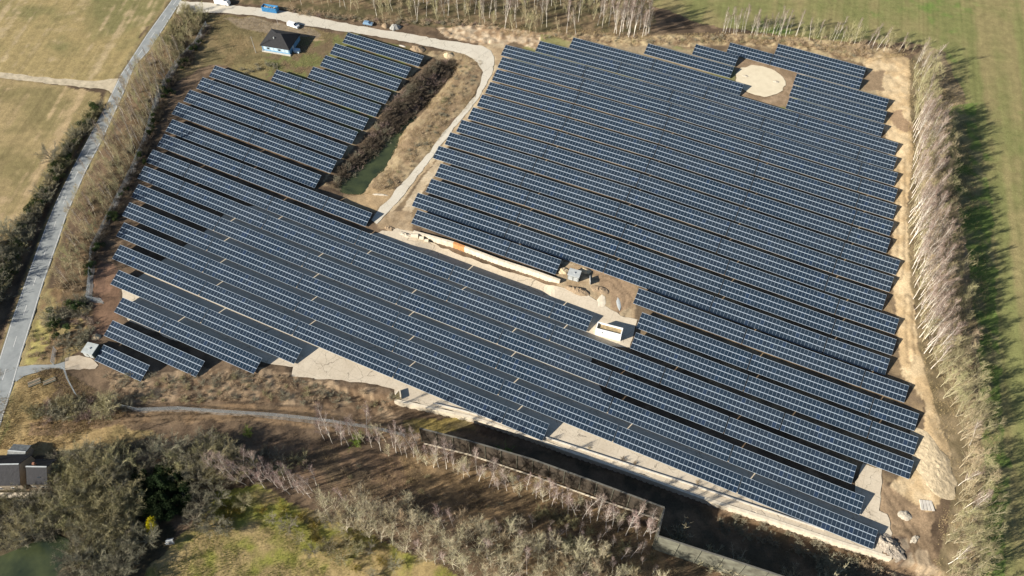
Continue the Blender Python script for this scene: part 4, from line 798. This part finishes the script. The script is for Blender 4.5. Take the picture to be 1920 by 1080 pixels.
# left belt
scatter([(345,15),(388,25),(376,62),(345,110),(318,100),(300,95),(322,50)],60,[('oliveshrub',3,3.,5,1.),('pale',2,5,8,1.1),('tan',1,4,7,1.1)],'bushes at the top of the left tree belt',{'oliveshrub':'bushy olive shrub at the top end of the left tree belt','pale':'low olive tree at the top end of the left tree belt','tan':'low tan tree at the top end of the left tree belt'},1.6)
scatter([(300,95),(345,110),(318,165),(290,220),(268,285),(240,330),(180,330),(196,265),(228,205),(262,135)],165,[('birch',3,9,13,.75),('tan',3,6,11,1.),('pale',3,6,10,1.),('shrub',1,2,4,1.)],'trees of the left belt, upper stretch',{'birch':'white-trunked birch in the upper stretch of the left tree belt','tan':'bare tan tree in the upper stretch of the left tree belt','pale':'bare olive tree in the upper stretch of the left tree belt','shrub':'dark bush under trees in the upper stretch of the left belt'},1.7)
scatter([(180,330),(240,330),(215,390),(188,440),(168,480),(150,545),(112,545),(122,480),(135,420),(150,370)],105,[('birch',1.5,8,11,.8),('tan',4,5,9,1.1),('pale',3,5,9,1.1),('tanshrub',2,2,4,1.)],'trees of the left belt, lower stretch',{'birch':'white-trunked birch in the lower stretch of the left tree belt','tan':'bare tan tree in the lower stretch of the left tree belt','pale':'bare olive tree in the lower stretch of the left tree belt','tanshrub':'tan bush in the lower stretch of the left tree belt'},1.9)
scatter([(178,200),(188,202),(140,275),(105,345),(62,425),(20,520),(-30,620),(-60,620),(-10,520),(40,425),(88,345),(125,275)],130,[('ivy',1.6,2.,3.2,1.2),('shrub',3,2.5,5.,1.2),('oliveshrub',2,2.5,4.5,1.2)],'hedge left of the road',{'ivy':'dark green leafy bush in the hedge left of the road','shrub':'bare grey bush in the hedge left of the road','oliveshrub':'bare olive bush in the hedge left of the road'},1.5)
scatter([(-90,500),(-20,445),(35,425),(45,445),(10,530),(-40,640),(-120,680)],60,[('broad',1,5,8,1.),('shrub',1,3,4.5,1.2)],'bare trees at the left edge beside the road',{'broad':'bare grey spreading tree at the left edge beside the hedge','shrub':'large bare bush at the left edge beside the hedge'},2.5)
plant(*gp(103,305),'broad',8.,'lone bare grey tree in the hedge beside the lower left field')
plant(*gp(98,578),'pale',8.5,'lone pale bare tree beside the road above the entrance drive'); plant(*gp(208,770),'broadolive',7,'lone bare whitish tree at the start of the lower fence',wide=1.2); plant(*gp(243,815),'pale',6,'small bare tree below the lower fence on the tracked ground')
scatter([(110,560),(160,560),(175,600),(170,640),(140,655),(105,650),(95,600)],26,[('shrub',3,2.5,4.5,1.2),('purpleshrub',2,2,3.5,1.2),('ivy',1,2,3,1.2)],'thicket above the left transformer hut',{'shrub':'dark bare bush in the thicket above the left transformer hut','purpleshrub':'purplish bush in the thicket above the left transformer hut','ivy':'dark leafy bush in the thicket above the left transformer hut'},1.8)
scatter([(60,620),(95,600),(100,670),(60,685),(48,670)],16,[('tanshrub',2,1,2,1.2),('oliveshrub',1,1,1.8,1.2)],'low bushes between road and gate',{'tanshrub':'low tan bush between the road and the gate','oliveshrub':'low olive bush between the road and the gate'},1.8)
scatter([(60,760),(200,745),(240,760),(180,790),(60,790)],26,[('oliveshrub',2,2,3.6,1.3),('shrub',2,2,4,1.3),('purpleshrub',1,2,3,1.2)],'bushes left of the lower fence',{'oliveshrub':'olive bush on the rough ground left of the lower fence','shrub':'bare grey bush on the rough ground left of the lower fence','purpleshrub':'purplish bush on the rough ground left of the lower fence'},2.2)
scatter([(195,705),(500,700),(745,745),(740,765),(500,752),(220,755)],120,[('tanshrub',3,.9,2.,1.3),('shrub',3,.9,1.9,1.3),('oliveshrub',1,1,2,1.3)],'scrub between the lower left rows and the fence',{'tanshrub':'low tan bush in the scrub below the lower left rows','shrub':'low grey bush in the scrub below the lower left rows','oliveshrub':'low olive bush in the scrub below the lower left rows'},1.6)
scatter([(384,50),(392,55),(350,128),(318,178),(300,225),(288,262),(268,320),(240,372),(212,425),(180,478),(165,540),(155,540),(170,470),(200,415),(228,365),(255,310),(276,262),(288,222),(306,172),(338,120)],90,[('darkshrub',3,1.6,3.6,1.2),('ivy',1,1.5,2.8,1.2)],'dark undergrowth at the right foot of the left tree belt',{'darkshrub':'dark bare bush at the right foot of the left tree belt','ivy':'dark leafy bush at the right foot of the left tree belt'},1.6)  # darker twig colour stands in for the belt's shaded side
# trench banks
scatter([(820,115),(848,112),(846,135),(790,190),(748,232),(700,285),(655,332),(632,345),(625,335),(685,268),(740,188)],190,[('darkshrub',6,1.6,3.2,1.3),('shrub',1.2,1.5,2.6,1.2),('purpleshrub',1.5,1.5,2.5,1.2)],'dark brush on the left bank of the trench',{'darkshrub':'dense dark twiggy bush on the left bank of the trench','shrub':'dark bare bush on the left bank of the trench','purpleshrub':'purplish bush on the left bank of the trench'},1.4)
scatter([(860,108),(890,125),(885,160),(835,235),(745,345),(715,352),(790,250),(850,150)],60,[('tanshrub',4,.7,1.5,1.4),('shrub',2,.8,1.6,1.3),('oliveshrub',1,1,1.8,1.3)],'low scrub on the right bank of the trench',{'tanshrub':'low tan bush on the right bank of the trench','shrub':'low grey bush on the right bank of the trench','oliveshrub':'low olive bush on the right bank of the trench'},1.7)
scatter([(430,126),(500,118),(540,122),(470,142)],8,[('shrub',1,1.2,2.2,1.3)],'bushes below the blue house',{'shrub':'dark bare bush on the grass below the blue house'},1.6)
scatter([(1010,66),(1090,64),(1230,72),(1350,66),(1500,76),(1640,98),(1630,112),(1480,84),(1350,78),(1210,82),(1020,74)],90,[('tanshrub',4,.7,1.8,1.4),('shrub',1.5,.7,1.6,1.3),('oliveshrub',1,.8,1.6,1.3)],'scrub along the upper edge of the right field',{'tanshrub':'low tan bush along the upper edge of the right field','shrub':'low dark bush along the upper edge of the right field','oliveshrub':'low olive bush along the upper edge of the right field'},1.6)
scatter([(520,16),(700,38),(860,40),(930,48),(930,58),(860,48),(700,46),(560,28)],70,[('tanshrub',3,.9,2.2,1.4),('purpleshrub',1,1,2,1.3),('shrub',1.5,1,2,1.3)],'scrub between the top wood and the path',{'tanshrub':'low tan bush between the top wood and the path','purpleshrub':'low purplish bush between the top wood and the path','shrub':'low grey bush between the top wood and the path'},1.7)
# bottom woods
scatter([(600,800),(700,812),(790,845),(880,872),(1000,912),(1120,955),(1235,998),(1225,1015),(1100,975),(960,922),(820,878),(700,842),(600,822)],95,[('pinkbirch',7,9,17,.85),('palewhite',2,8,12,.9)],'birches in front of the dark wall',{'pinkbirch':'slender birch with pinkish twigs in the row below the dark wall','palewhite':'bare olive tree in the row below the dark wall'},1.7)
scatter([(410,868),(600,905),(590,930),(480,915),(400,890)],32,[('pinkbirch',1,9,14,1.)],'birches beside the evergreen clump',{'pinkbirch':'pinkish birch in the group right of the dark evergreens'},1.9)
scatter([(600,940),(720,950),(860,985),(1000,1010),(1150,1065),(1250,1120),(1000,1120),(850,1070),(700,1010),(620,985)],130,[('palewhite',6,12,17,.95),('tan',1.5,11,15,.85),('pinkbirch',1.5,12,17,.7)],'pale trees of the bottom wood',{'palewhite':'pale olive leafless tree in the wood at the bottom edge','tan':'bare tan tree in the wood at the bottom edge','pinkbirch':'white-trunked birch in the wood at the bottom edge'},2.3)
scatter([(1000,945),(1160,1010),(1230,1040),(1230,1075),(1120,1040),(980,975)],26,[('pinkbirch',1,7,11,.8),('oliveshrub',1,2,4,1.2)],'thin trees below the dark wall at its right end',{'pinkbirch':'small pinkish birch below the right end of the dark wall','oliveshrub':'olive bush below the right end of the dark wall'},2.3)
scatter([(105,870),(240,850),(260,930),(250,1000),(160,1000),(130,960),(110,930)],38,[('broadolive',3,6,9.5,1.),('broad',2,6,9,1.)],'spreading trees right of the dark roofed houses',{'broadolive':'spreading olive bare tree right of the dark roofed houses','broad':'spreading grey bare tree right of the dark roofed houses'},2.8)
scatter([(-60,945),(110,940),(140,975),(110,1000),(0,1035),(-60,1040)],26,[('broad',2,5,8,1.),('broadolive',1,5,8,1.)],'trees between the houses and the pond',{'broad':'grey bare tree between the houses and the pond','broadolive':'olive bare tree between the houses and the pond'},3.)
scatter([(150,1000),(250,990),(255,1040),(235,1110),(145,1110)],23,[('broad',2,6,8.5,1.),('broadolive',1,5,8,1.)],'dense trees right of the lower left pond',{'broad':'grey bare tree in the dense stand right of the pond','broadolive':'olive bare tree in the dense stand right of the pond'},2.6)
scatter([(300,860),(400,830),(470,880),(440,905),(350,900)],20,[('broadolive',2,6,9,1.),('broad',2,6,9,1.)],'trees above the evergreen clump',{'broadolive':'spreading olive bare tree above the evergreen clump','broad':'spreading grey bare tree above the evergreen clump'},3.)
scatter([(262,900),(320,878),(358,900),(352,968),(314,976),(268,962)],34,[('evergreen',3,3,6.5,.85),('conifer',1,6,9,1.),('ivy',1,3,5,1.)],'dark evergreen clump beside the meadow',{'evergreen':'dark evergreen tree in the clump left of the meadow','conifer':'dark conifer in the clump left of the meadow','ivy':'green leafy bush in the clump left of the meadow'},1.7)
scatter([(355,930),(400,925),(450,960),(420,1000),(365,985)],13,[('broad',2,4,7,1.),('goldshrub',1,2.5,3.5,1.2)],'trees on the left side of the meadow',{'broad':'grey bare tree on the left side of the meadow','goldshrub':'golden olive bush on the left side of the meadow'},2.8)
scatter([(450,940),(600,960),(680,1010),(760,1060),(680,1080),(540,1010)],26,[('broadolive',1,3,5,1.),('broad',1,3,5.5,1.),('goldshrub',1,1.5,3,1.3)],'small orchard trees in the meadow',{'broadolive':'small olive bare tree on the mossy meadow','broad':'small grey bare tree on the mossy meadow','goldshrub':'golden olive bush on the mossy meadow'},3.2)
scatter([(100,850),(300,835),(560,850),(620,870),(460,890),(250,870),(110,880)],40,[('shrub',2,1.5,3.5,1.3),('oliveshrub',1,1.5,3,1.3),('purpleshrub',1,1.5,3,1.2)],'bushes along the upper edge of the lower left wood',{'shrub':'dark bush along the upper edge of the lower left wood','oliveshrub':'olive bush along the upper edge of the lower left wood','purpleshrub':'purplish bush along the upper edge of the lower left wood'},2.)
scatter([(640,860),(900,900),(1240,1020),(1200,1060),(900,975),(640,900)],40,[('shrub',2,.8,1.6,1.2),('oliveshrub',1,.8,1.8,1.2),('tanshrub',2,.8,1.5,1.2)],'undergrowth bushes of the bottom wood',{'shrub':'low grey bush on the floor of the bottom wood','oliveshrub':'low olive bush on the floor of the bottom wood','tanshrub':'low tan bush on the floor of the bottom wood'},2.2)
plant(*gp(285,1018),'broad',7.5,'round bare grey tree standing left of the tiny garden hut',wide=1.1); plant(*gp(291,990),'forsythia',5.,'bright yellow flowering bush in front of the dark evergreens',wide=.8)
plant(*gp(668,828),'greenshrub',4.,'fresh green bush at the left end of the birch row'); plant(*gp(465,812),'greenshrub',3.,'small green bush on the tracked ground beside the lower fence'); plant(*gp(1095-150,855),'greenshrub',4.5,'green bush growing between the birches and the dark wall')
plant(*gp(305,892),'goldshrub',3.,'golden olive bush above the evergreen clump',wide=1.2); plant(*gp(398,900),'goldshrub',3.,'golden olive bush right of the evergreen clump',wide=1.2)
plant(*gp(1270,1012),'litshrub',7.5,'round olive bush standing in the shaded cutting',wide=.85); plant(*gp(1332,1056),'litshrub',6.5,'left one of two bushes beside the mossy grey wall'); plant(*gp(1376,1068),'litshrub',6.5,'right one of two bushes beside the mossy grey wall')  # these bushes get paler twigs so their crowns look sunlit
plant(*gp(1478,1095),'litshrub',6.5,'olive bush near the bottom edge in the cutting, left of two'); plant(*gp(1546,1105),'litshrub',7.,'olive bush near the bottom edge in the cutting, right of two',wide=1.1)
scatter([(1340,955),(1460,985),(1560,1022),(1550,1045),(1430,1015),(1350,985)],22,[('shrub',1,1.2,3,1.2)],'bushes at the edge of the cutting shade',{'shrub':'bare brown bush on the lit floor of the cutting'},1.5)
scatter([(1540,1040),(1650,1052),(1700,1100),(1650,1120),(1560,1080)],34,[('shrub',3,2,4,1.3),('tanshrub',2,2,3.5,1.3)],'thicket below the lowest panel row',{'shrub':'bare brown bush in the thicket below the lowest panel row','tanshrub':'tan bush in the thicket below the lowest panel row'},1.7)
for q,h_,l_ in (((1168,862),1.1,'largest brown weed clump on the concrete yard strip'),((1190,868),.8,'brown weed clump right of the largest one on the yard strip'),((1105,840),.6,'small brown weed clump on the left of the yard strip'),((1308,905),.8,'brown weed clump on the yard strip below the second last row'),((880,772),.6,'thin weed clump near the left end of the platform wall')): plant(*gp(*q),'darkshrub' if h_>.9 else 'tanshrub',h_,l_,wide=1.6)
# ---------------------------------------------------------------- grass and litter
def tufts(name,P,n,h,w,M,lab,blades=4):
    Pg=gpoly(P); x0,y0=Pg.min(0); x1,y1=Pg.max(0); X=rng.uniform(x0,x1,n*3); Y=rng.uniform(y0,y1,n*3); m=inpoly(X,Y,Pg)&(fbm(X,Y,6,3)>rng.uniform(.3,.62,n*3)); X=X[m][:n];Y=Y[m][:n]; n=len(X)
    X=np.repeat(X,blades);Y=np.repeat(Y,blades); Z=ground_z(X,Y)+.03; a=rng.uniform(0,6.28,len(X)); L=rng.uniform(.5,1.2,len(X))*h; sp=rng.uniform(.2,.9,len(X))
    tip=np.stack([X+np.cos(a)*L*sp,Y+np.sin(a)*L*sp,Z+L],1); b1=np.stack([X+np.sin(a)*w,Y-np.cos(a)*w,Z-.1],1); b2=np.stack([X-np.sin(a)*w,Y+np.cos(a)*w,Z-.1],1)
    V=np.stack([b1,b2,tip],1).reshape(-1,3); k=len(X); me=bpy.data.meshes.new(name); me.vertices.add(3*k); me.vertices.foreach_set('co',V.ravel().astype('f4')); me.loops.add(3*k); me.loops.foreach_set('vertex_index',np.arange(3*k,dtype='i4')); me.polygons.add(k); me.polygons.foreach_set('loop_start',(np.arange(k)*3).astype('i4')); me.update(calc_edges=True)
    me.materials.append(M); o=bpy.data.objects.new(name,me); COL.objects.link(o); setp(o,lab,'grass',kind='stuff')
M_DRY=mat('dry_grass',(.36,.28,.15),.95,.35,.5); M_BRN=mat('brown_litter',(.19,.13,.08),.95,.4,.6); M_MOSS=mat('mossy_grass',(.20,.22,.05),.95,.4,.4)
tufts('dry_grass',[(400,24),(620,60),(640,90),(560,140),(440,130),(400,110)],6000,.35,.03,M_DRY,'dry grass round the blue house')
tufts('dry_grass',[(860,100),(905,115),(890,190),(740,355),(700,365),(640,360),(700,290),(800,170)],9000,.45,.03,M_DRY,'dry straw grass on the trench banks')
tufts('dry_grass',[(930,44),(1230,66),(1360,60),(1500,66),(1720,100),(1640,118),(1480,84),(1200,84),(940,66)],12000,.5,.04,M_DRY,'dry straw grass along the upper edge of the right field')
tufts('dry_grass',[(1700,110),(1800,150),(1850,500),(1880,900),(1860,1110),(1740,1110),(1770,920),(1740,740),(1700,500)],20000,.5,.035,M_DRY,'dry grass under the right tree belt')
tufts('brown_undergrowth',[(60,780),(250,760),(500,745),(760,780),(900,860),(1240,990),(1230,1110),(1000,1110),(700,950),(300,870),(100,850)],20000,.35,.03,M_BRN,'brown dead undergrowth on the floor of the bottom woods')
tufts('dry_grass',[(600,830),(900,880),(1240,1000),(1300,1110),(800,1110),(620,980)],9000,.4,.03,M_DRY,'dry straw grass on the floor of the bottom wood')
tufts('mossy_grass',[(250,1100),(345,1000),(400,930),(540,930),(760,1030),(850,1110)],14000,.3,.03,M_MOSS,'mossy green grass on the meadow at the bottom')
tufts('dry_grass',[(-20,690),(110,690),(250,770),(100,850),(-20,840)],12000,.4,.03,M_DRY,'dry grass on the waste ground beside the road junction')

# the plants themselves: the 295 largest of a kind in view stand as objects, the rest of that kind is one stuff object
def project(p):
    q=np.array(p)-np.array([0,0,CH]); w=q@fw; return 960+F0*(q@rt)/w,540-F0*(q@up)/w,w
bykind={}
for q in PLANTS:
    q['z']=gz(q['x'],q['y']); X,Y_,w=project((q['x'],q['y'],q['z'])); X2,Y2,_=project((q['x'],q['y'],q['z']+q['h'])); q['px'],q['py']=X,Y_
    inv=(-5<X<1925 or -5<X2<1925) and (-5<Y_<1085 or -5<Y2<1085); q['size']=(q['h']*q['wide']*F0/w)*(1 if inv else .01)+(1e4 if not q['group'] else 0); bykind.setdefault(KIND.get(q['var'],'shrub'),[]).append(q)
def ordinal(n): return '%d%s'%(n,'th' if 10<=n%100<=20 else {1:'st',2:'nd',3:'rd'}.get(n%10,'th'))
def place(q):
    b=BASE[q['var']]; a,c=meshes(q['var'],q['i']); s=q['h']/HB[b]; nm=KIND.get(q['var'],'shrub'); r=bpy.data.objects.new(nm,None); COL.objects.link(r); r.empty_display_size=.5
    r.location=(q['x'],q['y'],q['z']); r.scale=(s*q['wide'],s*q['wide'],s); r.rotation_euler=q['rot']; setp(r,q['label'],'bush' if 'shrub' in nm or 'bush' in nm else 'tree',q['group'])
    for nm_,m_ in ((VARS[q['var']][2],a),(VARS[q['var']][3],c)):
        o=bpy.data.objects.new(nm_,m_); COL.objects.link(o); o.parent=r
ARR={}
def arr(m_):
    if m_.name not in ARR:
        co=np.empty(len(m_.vertices)*3,'f4'); m_.vertices.foreach_get('co',co); li=np.empty(len(m_.loops),'i4'); m_.loops.foreach_get('vertex_index',li); ls=np.empty(len(m_.polygons),'i4'); m_.polygons.foreach_get('loop_start',ls); ARR[m_.name]=(co.reshape(-1,3),li,ls,m_.materials[0])
    return ARR[m_.name]
def merge(name,L,lab,cat):
    mats=[];V=[];LI=[];LS=[];MI=[];nv=nl=0
    for q in L:
        s=q['h']/HB[BASE[q['var']]]; from mathutils import Euler
        M3=np.array(Euler(q['rot']).to_matrix())*np.array([s*q['wide'],s*q['wide'],s])
        for m_ in meshes(q['var'],q['i']):
            co,li,ls,mt=arr(m_); 
            if mt not in mats: mats.append(mt)
            V.append(co@M3.T+np.array([q['x'],q['y'],q['z']])); LI.append(li+nv); LS.append(ls+nl); MI.append(np.full(len(ls),mats.index(mt),'i4')); nv+=len(co); nl+=len(li)
    me=bpy.data.meshes.new(name); me.vertices.add(nv); me.vertices.foreach_set('co',np.concatenate(V).ravel().astype('f4')); me.loops.add(nl); me.loops.foreach_set('vertex_index',np.concatenate(LI).astype('i4'))
    LS=np.concatenate(LS); me.polygons.add(len(LS)); me.polygons.foreach_set('loop_start',LS.astype('i4')); me.polygons.foreach_set('material_index',np.concatenate(MI))
    for mt in mats: me.materials.append(mt)
    me.update(calc_edges=True); o=bpy.data.objects.new(name,me); COL.objects.link(o); setp(o,lab,cat,kind='stuff')
STUFF={'shrub':('scrub','low scrub and small bushes covering banks and wood floor','scrub'),'bare_tree':('woodland','smaller bare trees filling the woods and belts','woodland'),'birch_tree':('birch_wood','smaller birches filling the woods and belts','woodland'),'broad_tree':('copse','smaller spreading trees filling the lower left wood','woodland'),'evergreen_shrub':('evergreen_scrub','low dark leafy scrub along banks and hedge','scrub')}
for kd,L in bykind.items():
    L.sort(key=lambda q:-q['size']); keep,rest=L[:294],L[294:]
    if kd in STUFF: rest+= [q for q in keep if q['size']<1.5]; keep=[q for q in keep if q['size']>=1.5]
    G={}
    for q in keep: G.setdefault((q['group'],q['label']),[]).append(q)
    for (g_,l_),Q in G.items():
        if g_ and len(Q)>1:
            xs=[q['px'] for q in Q]; ys=[q['py'] for q in Q]; hor=max(xs)-min(xs)>=max(ys)-min(ys); Q.sort(key=lambda q:q['px'] if hor else q['py'])
            for n_,q in enumerate(Q): q['label']=l_+', '+ordinal(n_+1)+(' from the left' if hor else ' from the top')
    for q in keep: place(q)
    if rest: merge(STUFF[kd][0],rest,STUFF[kd][1],STUFF[kd][2])
